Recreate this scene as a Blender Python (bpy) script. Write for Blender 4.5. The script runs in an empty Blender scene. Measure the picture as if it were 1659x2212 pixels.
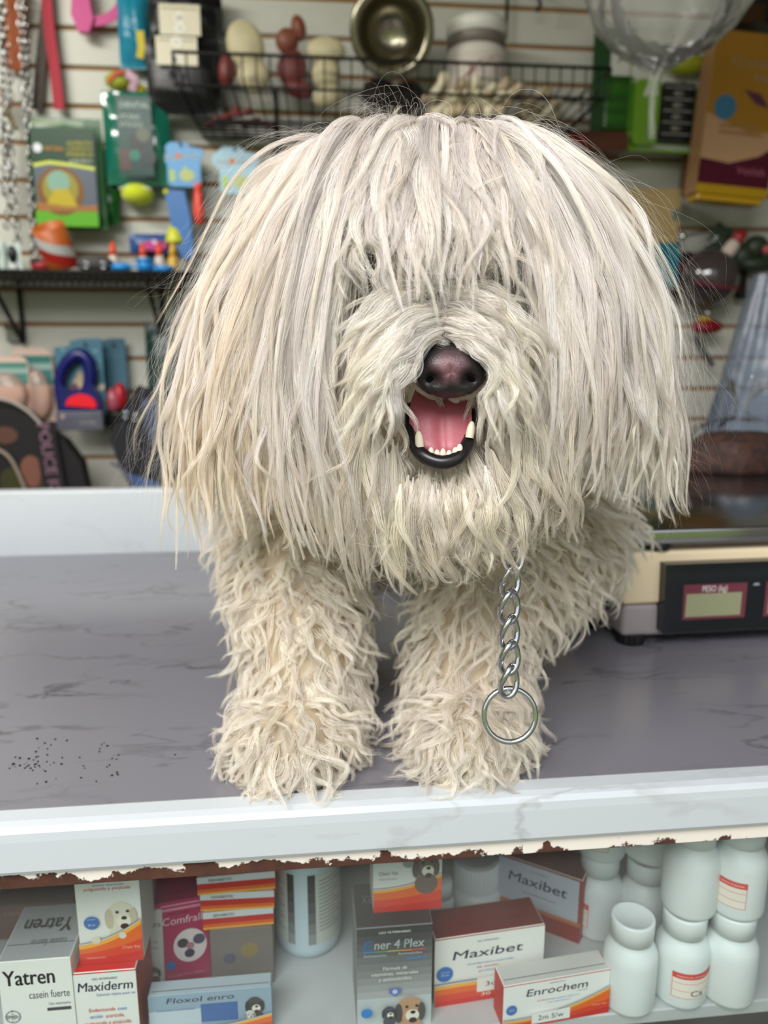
import bpy, bmesh, math, random
import numpy as np
from mathutils import Vector, Matrix

random.seed(7)
RNG = np.random.default_rng(7)
SC = bpy.context.scene
COL = SC.collection

# ------------------------------------------------------------------ camera, sky, exposure
F_PX, PITCH, EYE = 1662.0, math.radians(12.0), Vector((0.0, 0.0, 1.29))
cam_data = bpy.data.cameras.new('camera')
cam_data.sensor_fit = 'VERTICAL'
cam_data.sensor_height = 34.6
cam_data.sensor_width = 34.6 * 1659 / 2212
cam_data.lens = 34.6 * F_PX / 2212
cam_data.clip_start = 0.02
cam_data.dof.use_dof = True
cam_data.dof.focus_distance = 0.455
cam_data.dof.aperture_fstop = cam_data.lens / 4.8
cam = bpy.data.objects.new('camera', cam_data)
cam.location = EYE
cam.rotation_euler = (math.pi / 2 - PITCH, 0, 0)
COL.objects.link(cam)
SC.camera = cam

SC.view_settings.view_transform = 'Standard'
SC.view_settings.look = 'None'
SC.view_settings.gamma = 1.0
SC.view_settings.use_curve_mapping = False
SC.view_settings.exposure = 0.0

cy = SC.cycles
cy.max_bounces, cy.diffuse_bounces, cy.glossy_bounces, cy.transmission_bounces, cy.transparent_max_bounces = 8, 6, 3, 4, 10
cy.use_adaptive_sampling, cy.adaptive_threshold = True, 0.025

world = bpy.data.worlds.new('street_daylight')
SC.world = world
world.use_nodes = True
wn, wl = world.node_tree.nodes, world.node_tree.links
wn.clear()
w_out = wn.new('ShaderNodeOutputWorld')
w_bg = wn.new('ShaderNodeBackground')
w_tc = wn.new('ShaderNodeTexCoord')
w_sep = wn.new('ShaderNodeSeparateXYZ')
w_map = wn.new('ShaderNodeMapRange')
w_map.inputs[1].default_value, w_map.inputs[2].default_value = -1.0, 1.0
w_ramp = wn.new('ShaderNodeValToRGB')
el = w_ramp.color_ramp.elements
el[0].position, el[0].color = 0.0, (0.30, 0.28, 0.26, 1)
el[1].position, el[1].color = 1.0, (0.95, 1.05, 1.25, 1)
for pos, c in ((0.33, (0.34, 0.32, 0.29, 1)), (0.37, (0.27, 0.34, 0.14, 1)), (0.55, (0.34, 0.45, 0.20, 1)),
               (0.585, (1.05, 1.10, 1.18, 1))):
    e = el.new(pos); e.color = c
wl.new(w_tc.outputs['Generated'], w_sep.inputs[0])
wl.new(w_sep.outputs[2], w_map.inputs[0])
wl.new(w_map.outputs[0], w_ramp.inputs[0])
wl.new(w_ramp.outputs[0], w_bg.inputs[0])
w_bg.inputs[1].default_value = 1.0
wl.new(w_bg.outputs[0], w_out.inputs[0])

# daylight coming in from the open shop front (a big soft patch of sky above the street)
def area_light(name, loc, target, sx, sy, power, color):
    d = bpy.data.lights.new(name, 'AREA')
    d.shape, d.size, d.size_y, d.energy, d.color = 'RECTANGLE', sx, sy, power, color
    o = bpy.data.objects.new(name, d)
    o.location = loc
    o.rotation_euler = (Vector(target) - Vector(loc)).to_track_quat('-Z', 'Y').to_euler()
    COL.objects.link(o)
    return o
area_light('open_sky_over_street', (-0.55, -0.95, 2.60), (0.0, 0.52, 1.15), 1.5, 0.9, 54, (1.0, 0.955, 0.935))
area_light('wall_fill_light', (-1.05, 0.75, 2.27), (-0.95, 1.7, 1.4), 0.7, 0.25, 17, (1.0, 0.98, 0.90))  # added unseen fill lamp, brightens the left of the back wall

# ------------------------------------------------------------------ small helpers
def ray(px, py):
    r, u = (px - 829.5) / F_PX, -(py - 1106.0) / F_PX
    return Vector((r, math.cos(PITCH) + u * math.sin(PITCH), -math.sin(PITCH) + u * math.cos(PITCH)))
def on_plane(px, py, o, n):
    d = ray(px, py)
    return EYE + d * ((Vector(o) - EYE).dot(n) / d.dot(n))
def at_y(px, py, y):
    d = ray(px, py)
    return EYE + d * (y / d.y)
def on_z(px, py, z):
    d = ray(px, py)
    return EYE + d * ((z - EYE.z) / d.z)

YAW = math.radians(6.0)                      # counter and back wall both run away to the right
RX, RN = Vector((math.cos(YAW), math.sin(YAW), 0)), Vector((math.sin(YAW), -math.cos(YAW), 0))

def tag(o, label=None, cat=None, group=None, kind=None):
    for k, v in (('label', label), ('category', cat), ('group', group), ('kind', kind)):
        if v: o[k] = v
    return o
def empty(name, loc=(0, 0, 0), rz=0.0, label=None, cat=None, group=None):
    o = bpy.data.objects.new(name, None)
    o.empty_display_size = 0.02
    o.location, o.rotation_euler = loc, (0, 0, rz)
    COL.objects.link(o)
    return tag(o, label, cat, group)
def copy_tree(o, parent=None):
    c = o.copy(); COL.objects.link(c)
    if parent is not None: c.parent = parent
    for ch in list(o.children): copy_tree(ch, c)
    return c

MATS = {}
def mat(name, col=(0.8, 0.8, 0.8), rough=0.5, metal=0.0, spec=0.5, noise=0.0, nscale=20.0, bump=0.0, bscale=60.0,
        coat=0.0, emit=None, trans=0.0, sss=0.0, sheen=0.0):
    if name in MATS: return MATS[name]
    m = bpy.data.materials.new(name); m.use_nodes = True
    nt = m.node_tree; b = nt.nodes['Principled BSDF']
    b.inputs['Base Color'].default_value = (*col, 1)
    b.inputs['Roughness'].default_value = rough
    b.inputs['Metallic'].default_value = metal
    b.inputs['Specular IOR Level'].default_value = spec
    b.inputs['Coat Weight'].default_value = coat
    b.inputs['Transmission Weight'].default_value = trans
    b.inputs['Sheen Weight'].default_value = sheen
    if sss:
        b.inputs['Subsurface Weight'].default_value = sss
        b.inputs['Subsurface Radius'].default_value = (0.01, 0.004, 0.003)
        b.inputs['Subsurface Scale'].default_value = 0.3
    if emit:
        b.inputs['Emission Color'].default_value = (*emit[:3], 1)
        b.inputs['Emission Strength'].default_value = emit[3]
    tc = nt.nodes.new('ShaderNodeTexCoord')
    if noise:
        n = nt.nodes.new('ShaderNodeTexNoise'); n.inputs['Scale'].default_value = nscale
        n.inputs['Detail'].default_value = 4
        nt.links.new(tc.outputs['Object'], n.inputs['Vector'])
        mx = nt.nodes.new('ShaderNodeMixRGB'); mx.blend_type = 'MULTIPLY'
        mx.inputs[1].default_value = (*col, 1); mx.inputs[0].default_value = 1
        mr = nt.nodes.new('ShaderNodeMapRange')
        mr.inputs[1].default_value, mr.inputs[2].default_value = 0.3, 0.7
        mr.inputs[3].default_value, mr.inputs[4].default_value = 1 - noise, 1 + noise * 0.5
        nt.links.new(n.outputs['Fac'], mr.inputs[0])
        nt.links.new(mr.outputs[0], mx.inputs[2])
        nt.links.new(mx.outputs[0], b.inputs['Base Color'])
    if bump:
        n2 = nt.nodes.new('ShaderNodeTexNoise'); n2.inputs['Scale'].default_value = bscale
        nt.links.new(tc.outputs['Object'], n2.inputs['Vector'])
        bp = nt.nodes.new('ShaderNodeBump'); bp.inputs['Strength'].default_value = bump
        bp.inputs['Distance'].default_value = 0.002
        nt.links.new(n2.outputs['Fac'], bp.inputs['Height'])
        nt.links.new(bp.outputs[0], b.inputs['Normal'])
    MATS[name] = m
    return m
def flat(r, g, b, rough=0.55):
    """printed ink of one colour"""
    return mat('print_%d_%d_%d_%d' % (r * 255, g * 255, b * 255, rough * 100), (r, g, b), rough, spec=0.22)
def srgb(r, g, b):
    return tuple(((c / 255) / 12.92 if c / 255 <= 0.04045 else ((c / 255 + 0.055) / 1.055) ** 2.4) for c in (r, g, b))
def ink(r, g, b, rough=0.5):
    return flat(*srgb(r, g, b), rough)
def film(name, tint=(1, 1, 1), clear=0.75, rough=0.12, haze=(0.8, 0.8, 0.8), hazew=0.1, bump=0.0, bscale=40):
    """thin clear plastic: see-through with a glossy skin and a little haze"""
    if name in MATS: return MATS[name]
    m = bpy.data.materials.new(name); m.use_nodes = True
    nt = m.node_tree; nt.nodes.clear(); N = nt.nodes.new; L = nt.links.new
    out = N('ShaderNodeOutputMaterial'); tr = N('ShaderNodeBsdfTransparent'); gl = N('ShaderNodeBsdfGlossy')
    df = N('ShaderNodeBsdfDiffuse'); lw = N('ShaderNodeLayerWeight'); m1 = N('ShaderNodeMixShader'); m2 = N('ShaderNodeMixShader')
    tr.inputs[0].default_value = (*tint, 1); df.inputs[0].default_value = (*haze, 1)
    gl.inputs['Roughness'].default_value = rough; lw.inputs[0].default_value = 1 - clear
    m1.inputs[0].default_value = hazew
    L(tr.outputs[0], m1.inputs[1]); L(df.outputs[0], m1.inputs[2])
    L(lw.outputs['Fresnel'], m2.inputs[0]); L(m1.outputs[0], m2.inputs[1]); L(gl.outputs[0], m2.inputs[2])
    L(m2.outputs[0], out.inputs[0])
    if bump:
        tc = N('ShaderNodeTexCoord'); n = N('ShaderNodeTexNoise'); bp = N('ShaderNodeBump')
        n.inputs['Scale'].default_value = bscale; bp.inputs['Strength'].default_value = bump; bp.inputs['Distance'].default_value = 0.004
        L(tc.outputs['Object'], n.inputs['Vector']); L(n.outputs['Fac'], bp.inputs['Height'])
        L(bp.outputs[0], gl.inputs['Normal']); L(bp.outputs[0], lw.inputs['Normal'])
    MATS[name] = m
    return m

_TEXT = {}
def text_mesh(s, bold=0.0, shear=0.0):
    key = (s, bold, shear)
    if key in _TEXT: return _TEXT[key]
    cu = bpy.data.curves.new('lettering', 'FONT')
    cu.body, cu.size, cu.offset, cu.shear, cu.resolution_u = s, 1.0, bold, shear, 3
    o = bpy.data.objects.new('lettering', cu)
    me = bpy.data.meshes.new_from_object(o)
    v = np.array([p.co[:2] for p in me.vertices]) if len(me.vertices) else np.zeros((0, 2))
    f = [tuple(p.vertices) for p in me.polygons]
    bpy.data.meshes.remove(me); bpy.data.objects.remove(o); bpy.data.curves.remove(cu)
    _TEXT[key] = (v, f)
    return v, f

class MB:
    """collects shapes in local coordinates (x right, y into the picture, z up) and links them as ONE mesh object"""
    def __init__(s): s.v, s.f, s.mi, s.sm, s.mats = [], [], [], [], []
    def _m(s, m):
        if m not in s.mats: s.mats.append(m)
        return s.mats.index(m)
    def add(s, vs, fs, m, smooth=False, M=None):
        b = len(s.v); k = s._m(m)
        s.v += [tuple(M @ Vector(p)) for p in vs] if M is not None else [tuple(p) for p in vs]
        for f in fs:
            s.f.append(tuple(b + i for i in f)); s.mi.append(k); s.sm.append(smooth)
        return s
    def box(s, c, d, m, bev=0.0, seg=2, M=None):
        bm = bmesh.new(); bmesh.ops.create_cube(bm, size=1.0)
        for v in bm.verts: v.co = Vector((v.co.x * d[0], v.co.y * d[1], v.co.z * d[2]))
        if bev: bmesh.ops.bevel(bm, geom=list(bm.edges), offset=bev, segments=seg, affect='EDGES', profile=0.5)
        bm.verts.index_update()
        vs = [Vector(c) + v.co for v in bm.verts]; fs = [[v.index for v in f.verts] for f in bm.faces]
        bm.free()
        return s.add(vs, fs, m, bool(bev) and seg > 2, M)
    def prism(s, poly, y0, y1, m, M=None, smooth=False):
        n = len(poly)
        vs = [(x, y0, z) for x, z in poly] + [(x, y1, z) for x, z in poly]
        fs = [tuple(range(n)), tuple(range(2 * n - 1, n - 1, -1))]
        fs += [(i, i + n, (i + 1) % n + n, (i + 1) % n) for i in range(n)]
        return s.add(vs, fs, m, smooth, M)
    def face(s, poly, y, m, M=None):
        return s.add([(x, y, z) for x, z in poly], [tuple(range(len(poly)))], m, False, M)
    def tube(s, pts, r, m, closed=False, seg=8, flatn=None, M=None):
        pts = [Vector(p) for p in pts]; n = len(pts); vs, fs = [], []
        rr = r if isinstance(r, (list, tuple)) else [r] * n
        ref = None
        for i, p in enumerate(pts):
            a = pts[(i - 1) % n] if closed or i else p
            b = pts[(i + 1) % n] if closed or i < n - 1 else p
            t = (b - a).normalized()
            if ref is None:
                ref = t.cross(Vector((0.13, 0.2, 1))).normalized()
                if ref.length < 0.1: ref = Vector((1, 0, 0))
            ref = (ref - t * ref.dot(t)).normalized(); bi = t.cross(ref)
            for k in range(seg):
                an = 2 * math.pi * k / seg
                vs.append(p + ref * (math.cos(an) * rr[i]) + bi * (math.sin(an) * rr[i]))
        for i in range(n if closed else n - 1):
            for k in range(seg):
                j = (i + 1) % n
                fs.append((i * seg + k, i * seg + (k + 1) % seg, j * seg + (k + 1) % seg, j * seg + k))
        if not closed: fs += [tuple(range(seg))[::-1], tuple(range((n - 1) * seg, n * seg))]
        return s.add(vs, fs, m, True, M)
    def strap(s, pts, w, t, m, up=(0, 1, 0), M=None, closed=False):
        """flat webbing of width w along pts; up = direction of its thickness"""
        pts = [Vector(p) for p in pts]; n = len(pts); vs, fs = [], []
        for i, p in enumerate(pts):
            a, b = (pts[(i - 1) % n], pts[(i + 1) % n]) if closed else (pts[max(i - 1, 0)], pts[min(i + 1, n - 1)])
            tg = (b - a).normalized(); u = Vector(up); u = (u - tg * u.dot(tg)).normalized(); sd = tg.cross(u)
            for sx, sy in ((-1, -1), (1, -1), (1, 1), (-1, 1)): vs.append(p + sd * (sx * w / 2) + u * (sy * t / 2))
        for i in range(n if closed else n - 1):
            j = (i + 1) % n
            for k in range(4): fs.append((i * 4 + k, i * 4 + (k + 1) % 4, j * 4 + (k + 1) % 4, j * 4 + k))
        if not closed: fs += [(3, 2, 1, 0), tuple(range((n - 1) * 4, n * 4))]
        return s.add(vs, fs, m, False, M)
    def lathe(s, prof, m, seg=32, M=None, smooth=True, arc=None):
        vs, fs, n = [], [], len(prof)
        full = arc is None; k_n = seg if full else seg + 1
        for k in range(k_n):
            an = 2 * math.pi * k / seg if full else arc[0] + (arc[1] - arc[0]) * k / seg
            vs += [(r * math.cos(an), r * math.sin(an), z) for r, z in prof]
        for k in range(seg):
            j = (k + 1) % k_n
            for i in range(n - 1): fs.append((k * n + i, j * n + i, j * n + i + 1, k * n + i + 1))
        return s.add(vs, fs, m, smooth, M)
    def ball(s, c, r, m, seg=20, M=None):
        r = (r, r, r) if isinstance(r, (int, float)) else r
        vs, fs, h = [], [], seg // 2
        for i in range(h + 1):
            th = math.pi * i / h
            for k in range(seg):
                an = 2 * math.pi * k / seg
                vs.append((c[0] + r[0] * math.sin(th) * math.cos(an), c[1] + r[1] * math.sin(th) * math.sin(an), c[2] + r[2] * math.cos(th)))
        for i in range(h):
            for k in range(seg):
                fs.append((i * seg + k, (i + 1) * seg + k, (i + 1) * seg + (k + 1) % seg, i * seg + (k + 1) % seg))
        return s.add(vs, fs, m, True, M)
    def pouch(s, w, h, d, m, nx=18, nz=22, crumple=0.0, seal=0.08, seed=1, M=None, back=None):
        """a filled bag: flat sealed ends, swollen middle, gently crumpled"""
        rg = random.Random(seed); ph = [rg.uniform(0, 6.28) for _ in range(8)]
        def g(u, v):
            e = max(0.0, 1 - abs(2 * u - 1) ** 3) * max(0.0, 1 - abs(2 * (v - 0.5) / (1 - seal)) ** 2.5) if abs(v - .5) < (1 - seal) / 2 else 0.0
            c = sum(math.sin((3 + 2 * k) * (u if k % 2 else v) * 3 + ph[k] + 4 * (v if k % 2 else u)) for k in range(6)) / 6
            return e, c
        for side in (-1, 1):
            vs, fs = [], []
            for j in range(nz + 1):
                for i in range(nx + 1):
                    u, v = i / nx, j / nz; e, c = g(u, v)
                    vs.append(((u - 0.5) * w * (1 - 0.03 * e), side * (d / 2 * e + 0.0006) + crumple * c * (0.35 + e) * 0.6, (v - 0.5) * h + crumple * 0.5 * c * (1 if j in (0, nz) else 0)))
            for j in range(nz):
                for i in range(nx):
                    q = (j * (nx + 1) + i, j * (nx + 1) + i + 1, (j + 1) * (nx + 1) + i + 1, (j + 1) * (nx + 1) + i)
                    fs.append(q if side < 0 else q[::-1])
            s.add(vs, fs, (back or m) if side > 0 else m, True, M)
        return s
    def text(s, body, x, z, h, m, y=0.0, al='c', shear=0.0, bold=0.0, fit=None, M=None, rot=0.0):
        if bold:
            for dx, dz in ((-bold * .8, 0), (bold * .8, 0), (0, bold * .5), (0, -bold * .5)):
                s.text(body, x + dx * h, z + dz * h, h, m, y, al, shear, 0.0, fit, M, rot)
        v, f = text_mesh(body, 0.0, shear)
        if not len(v): return s
        w = v[:, 0].max() - v[:, 0].min(); k = h / 0.72; kx = k
        if fit: kx = fit / max(w, 1e-6)
        ox = {'c': (v[:, 0].max() + v[:, 0].min()) / 2, 'l': v[:, 0].min(), 'r': v[:, 0].max()}[al]
        px, pz = (v[:, 0] - ox) * kx, v[:, 1] * k
        c, sn = math.cos(rot), math.sin(rot)
        return s.add([(x + a * c - b * sn, y, z + a * sn + b * c) for a, b in zip(px, pz)], f, m, False, M)
    def build(s, name, parent=None, loc=None, rz=None):
        me = bpy.data.meshes.new(name)
        me.from_pydata(s.v, [], s.f)
        for m in s.mats: me.materials.append(m)
        me.polygons.foreach_set('material_index', s.mi)
        me.polygons.foreach_set('use_smooth', s.sm)
        me.update()
        o = bpy.data.objects.new(name, me); COL.objects.link(o)
        if parent is not None: o.parent = parent
        if loc is not None: o.location = loc
        if rz is not None: o.rotation_euler = (0, 0, rz)
        return o
def ell(cx, cz, rx, rz, n=28, a0=0.0, a1=2 * math.pi):
    return [(cx + rx * math.cos(a0 + (a1 - a0) * i / n), cz + rz * math.sin(a0 + (a1 - a0) * i / n)) for i in range(n + (0 if a1 - a0 > 6.28 else 1))]
def rrect(x0, z0, x1, z1, r, n=5):
    p = []
    for cx, cz, a in ((x1 - r, z1 - r, 0), (x0 + r, z1 - r, 1), (x0 + r, z0 + r, 2), (x1 - r, z0 + r, 3)):
        p += [(cx + r * math.cos((a + i / n) * math.pi / 2), cz + r * math.sin((a + i / n) * math.pi / 2)) for i in range(n + 1)]
    return p
class Face:
    """prints on a flat front: coordinates run 0..1 across and up; every layer sits a hair in front of the last"""
    def __init__(s, mb, w, h, y, M=None): s.mb, s.w, s.h, s.y, s.M = mb, w, h, y, M
    def _n(s): s.y -= 0.00012; return s.y
    def P(s, p): return [((a - 0.5) * s.w, (b - 0.5) * s.h) for a, b in p]
    def poly(s, p, m): s.mb.face(s.P(p), s._n(), m, s.M); return s
    def rect(s, x0, z0, x1, z1, m): return s.poly([(x0, z0), (x1, z0), (x1, z1), (x0, z1)], m)
    def disc(s, x, z, r, m, rz=None):
        rz = r * s.w / s.h if rz is None else rz
        return s.poly(ell(x, z, r, rz), m)
    def band(s, lo, hi, m):
        """area between two curves given as lists of (x, z)"""
        for (a, b), (c, d) in zip(zip(lo, lo[1:]), zip(hi, hi[1:])):
            s.mb.face(s.P([a, b, d, c]), s.y - 0.00012, m, s.M)
        s._n(); return s
    def text(s, t, x, z, hz, m, fit=None, **k):
        s.mb.text(t, (x - 0.5) * s.w, (z - 0.5) * s.h, hz * s.h, m, s._n(), fit=fit * s.w if fit else None, M=s.M, **k); return s
    def arc(s, cx, cz, r, t, a0, a1, m, n=24):
        k = s.w / s.h
        lo = [(cx + (r - t) * math.cos(a0 + (a1 - a0) * i / n), cz + (r - t) * k * math.sin(a0 + (a1 - a0) * i / n)) for i in range(n + 1)]
        hi = [(cx + r * math.cos(a0 + (a1 - a0) * i / n), cz + r * k * math.sin(a0 + (a1 - a0) * i / n)) for i in range(n + 1)]
        return s.band(lo, hi, m)

# ------------------------------------------------------------------ the room
def struct(name, mb):
    return tag(mb.build(name), kind='structure')
M_PANEL = mat('white_slat_panel', srgb(196, 196, 184), 0.45, noise=0.06, nscale=3)
M_GROOVE = mat('brown_groove', srgb(150, 104, 52), 0.7, noise=0.2)
M_PLASTER = mat('shop_plaster', srgb(120, 116, 108), 0.9, noise=0.1, nscale=4)
M_CEIL = mat('ceiling_paint', srgb(165, 163, 155), 0.9)
M_FLOOR = mat('shop_floor_tile', srgb(120, 112, 104), 0.5, noise=0.15, nscale=5)
WALL_O = Vector((0, 1.75, 1.0))
def on_wall(px, py, off=0.0):
    return on_plane(px, py, WALL_O + RN * off, RN)

mb = MB()
GZ = [1.340 + 0.0712 * k for k in range(-18, 17)]
for a, b in zip(GZ, GZ[1:]):
    mb.box((-0.28, 0.008, (a + b) / 2), (2.8, 0.016, 0.0712 - 0.0085), M_PANEL, bev=0.0012, seg=1)
mb.box((-0.28, 0.0115, (GZ[0] + GZ[-1]) / 2), (2.8, 0.012, GZ[-1] - GZ[0] + 0.07), M_GROOVE)
mb.build('wall_back', None, (0, 1.75, 0), YAW)['kind'] = 'structure'
mb = MB(); mb.box((0, 0.7, -0.01), (4.2, 3.4, 0.02), M_FLOOR); struct('floor', mb)
mb = MB(); mb.box((-0.3, 1.0, 2.32), (3.0, 2.04, 0.04), M_CEIL); struct('ceiling', mb)  # out of view; height and front edge set to shade the back wall
mb = MB(); mb.box((-1.72, 0.80, 1.16), (0.04, 2.44, 2.32), M_PLASTER); struct('wall_left', mb)
mb = MB(); mb.box((1.14, 0.80, 1.16), (0.04, 2.44, 2.32), M_PLASTER); struct('wall_right', mb)  # out of view; moved close in to keep sky light off the back wall's right
mb = MB(); mb.box((-0.3, 2.02, 1.16), (3.0, 0.04, 2.32), M_PLASTER); struct('wall_rear', mb)

# ------------------------------------------------------------------ the display counter
def marble(name, base, vein, scale, amount, rough, spec=0.5):
    m = mat(name, base, rough, spec=spec)
    nt = m.node_tree; b = nt.nodes['Principled BSDF']; N = nt.nodes.new; L = nt.links.new
    tc = N('ShaderNodeTexCoord'); mp = N('ShaderNodeMapping'); n1 = N('ShaderNodeTexNoise'); n2 = N('ShaderNodeTexNoise')
    ad = N('ShaderNodeVectorMath'); ad.operation = 'ADD'; sc = N('ShaderNodeVectorMath'); sc.operation = 'SCALE'
    mp.inputs['Scale'].default_value = (1.1, 3.2, 2.2); mp.inputs['Rotation'].default_value = (0, 0, -0.35)
    n1.inputs['Scale'].default_value = scale; n1.inputs['Detail'].default_value = 5; n2.inputs['Scale'].default_value = scale * 1.3
    n2.inputs['Detail'].default_value = 6; sc.inputs['Scale'].default_value = 0.25
    r = N('ShaderNodeValToRGB'); e = r.color_ramp.elements
    e[0].position, e[0].color = 0.475, (0, 0, 0, 1); e[1].position, e[1].color = 0.525, (0, 0, 0, 1)
    x = e.new(0.50); x.color = (1, 1, 1, 1)
    r2 = N('ShaderNodeMapRange'); r2.inputs[1].default_value, r2.inputs[2].default_value = 0.45, 0.7
    mu = N('ShaderNodeMath'); mu.operation = 'MULTIPLY'; mu2 = N('ShaderNodeMath'); mu2.operation = 'MULTIPLY'; mu2.inputs[1].default_value = amount
    mx = N('ShaderNodeMixRGB'); mx.inputs[1].default_value = (*base, 1); mx.inputs[2].default_value = (*vein, 1)
    L(tc.outputs['Object'], mp.inputs[0]); L(mp.outputs[0], n1.inputs['Vector'])
    L(n1.outputs['Color'], sc.inputs[0]); L(mp.outputs[0], ad.inputs[0]); L(sc.outputs[0], ad.inputs[1]); L(ad.outputs[0], n2.inputs['Vector'])
    L(n2.outputs['Fac'], r.inputs[0]); L(n1.outputs['Fac'], r2.inputs[0]); L(r.outputs[0], mu.inputs[0]); L(r2.outputs[0], mu.inputs[1])
    L(mu.outputs[0], mu2.inputs[0]); L(mu2.outputs[0], mx.inputs[0]); L(mx.outputs[0], b.inputs['Base Color'])
    return m
M_TOP = marble('grey_marble_top', srgb(124, 123, 130), srgb(60, 57, 60), 5.0, 0.8, 0.22, 0.55)
M_EDGE = marble('white_marble_edge', srgb(200, 207, 210), srgb(150, 152, 143), 4.0, 0.45, 0.22)
def rust_paint():
    m = mat('rusty_painted_steel', srgb(80, 46, 34), 0.75)
    nt = m.node_tree; b = nt.nodes['Principled BSDF']; N = nt.nodes.new; L = nt.links.new
    tc = N('ShaderNodeTexCoord'); sp = N('ShaderNodeSeparateXYZ'); n = N('ShaderNodeTexNoise'); n.inputs['Scale'].default_value = 55
    n.inputs['Detail'].default_value = 7; n.inputs['Roughness'].default_value = 0.62
    n3 = N('ShaderNodeTexNoise'); n3.inputs['Scale'].default_value = 140
    a = N('ShaderNodeMath'); a.operation = 'MULTIPLY_ADD'; a.inputs[1].default_value = 26.0; a.inputs[2].default_value = 0.0
    gx = N('ShaderNodeMath'); gx.operation = 'MULTIPLY_ADD'; gx.inputs[1].default_value = 0.55; gx.inputs[2].default_value = 0.035
    s1 = N('ShaderNodeMath'); s1.operation = 'ADD'; s2 = N('ShaderNodeMath'); s2.operation = 'ADD'
    r = N('ShaderNodeMapRange'); r.inputs[1].default_value, r.inputs[2].default_value = 0.47, 0.50
    mx = N('ShaderNodeMixRGB'); mx.inputs[2].default_value = (*srgb(238, 230, 218), 1)
    rc = N('ShaderNodeMixRGB'); rc.inputs[1].default_value = (*srgb(56, 34, 27), 1); rc.inputs[2].default_value = (*srgb(98, 58, 40), 1)
    L(tc.outputs['Object'], sp.inputs[0]); L(tc.outputs['Object'], n.inputs['Vector']); L(tc.outputs['Object'], n3.inputs['Vector'])
    L(sp.outputs[2], a.inputs[0]); L(sp.outputs[0], gx.inputs[0]); L(n.outputs['Fac'], s1.inputs[0]); L(a.outputs[0], s1.inputs[1])
    L(s1.outputs[0], s2.inputs[0]); L(gx.outputs[0], s2.inputs[1]); L(s2.outputs[0], r.inputs[0])
    L(n3.outputs['Fac'], rc.inputs[0]); L(rc.outputs[0], mx.inputs[1]); L(r.outputs[0], mx.inputs[0]); L(mx.outputs[0], b.inputs['Base Color'])
    bp = N('ShaderNodeBump'); bp.inputs['Strength'].default_value = 0.6; bp.inputs['Distance'].default_value = 0.001
    L(r.outputs[0], bp.inputs['Height']); L(bp.outputs[0], b.inputs['Normal'])
    return m
M_RUST = rust_paint()
M_CASE = mat('case_white_steel', srgb(196, 198, 198), 0.5, noise=0.08)
M_CASE_DARK = mat('case_back_board', srgb(92, 84, 80), 0.7, noise=0.25, nscale=8)
CZ = 1.0                                     # the counter top
counter = empty('display_counter', (0, 0.445, 0), YAW, 'grey marble topped glass display counter with white edging and rusty painted frame', 'counter')
FX0, FX1 = -0.95, 1.0                       # local extent along the counter
mb = MB(); mb.box(((FX0 + FX1) / 2, 0.345, CZ - 0.012), (FX1 - FX0, 0.645, 0.024), M_TOP, bev=0.001, seg=1); mb.build('counter_top', counter)
mb = MB()
prof = [(0.0245, 0.0), (0.020, 0.0022), (0.008, 0.0022), (0.003, 0.0008), (0.0005, -0.0025), (0, -0.008), (0, -0.0285), (0.0012, -0.031), (0.0245, -0.031)]
n = len(prof)
vs = [(FX0, y, CZ + z) for y, z in prof] + [(FX1, y, CZ + z) for y, z in prof]
mb.add(vs, [(i, i + 1, i + 1 + n, i + n) for i in range(n - 1)] + [(n - 1, 0, n, 2 * n - 1), tuple(range(n))[::-1], tuple(range(n, 2 * n))], M_EDGE)
mb.build('front_edging', counter)
mb = MB(); mb.box(((FX0 + FX1) / 2, 0.682, CZ + 0.0455), (FX1 - FX0, 0.03, 0.095), M_EDGE, bev=0.003, seg=3); mb.build('rear_upstand', counter)
o = MB().box((0, 0, 0), (FX1 - FX0, 0.022, 0.0130), M_RUST, bev=0.0008, seg=1).build('frame_rail', counter, ((FX0 + FX1) / 2, 0.016, CZ - 0.0376))
SHELF_Z = CZ - 0.216
mb = MB(); mb.box(((FX0 + FX1) / 2, 0.26, SHELF_Z - 0.006), (FX1 - FX0, 0.44, 0.012), M_CASE, bev=0.001, seg=1); mb.build('shelf_board', counter)
mb = MB(); mb.box(((FX0 + FX1) / 2, 0.47, CZ - 0.5), (FX1 - FX0, 0.012, 0.93), M_CASE_DARK); mb.build('back_board', counter)
mb = MB(); mb.box(((FX0 + FX1) / 2, 0.26, 0.05), (FX1 - FX0, 0.46, 0.1), M_CASE, bev=0.002, seg=1); mb.build('plinth', counter)
M_GLASS = film('dusty_glass', (0.93, 0.96, 0.95), 0.93, 0.02, srgb(190, 188, 182), 0.10)
def dust(m):
    nt = m.node_tree; N = nt.nodes.new; L = nt.links.new
    mix = [x for x in nt.nodes if x.type == 'MIX_SHADER'][0]
    tc = N('ShaderNodeTexCoord'); n = N('ShaderNodeTexNoise'); n.inputs['Scale'].default_value = 9; n.inputs['Detail'].default_value = 6
    r = N('ShaderNodeMapRange'); r.inputs[1].default_value, r.inputs[2].default_value = 0.35, 0.75
    r.inputs[3].default_value, r.inputs[4].default_value = 0.02, 0.10
    L(tc.outputs['Object'], n.inputs['Vector']); L(n.outputs['Fac'], r.inputs[0]); L(r.outputs[0], mix.inputs[0])
dust(M_GLASS)
mb = MB(); mb.box(((FX0 + FX1) / 2, 0.0275, 0.53), (FX1 - FX0, 0.004, 0.86), M_GLASS); mb.build('front_glass', counter)
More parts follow.
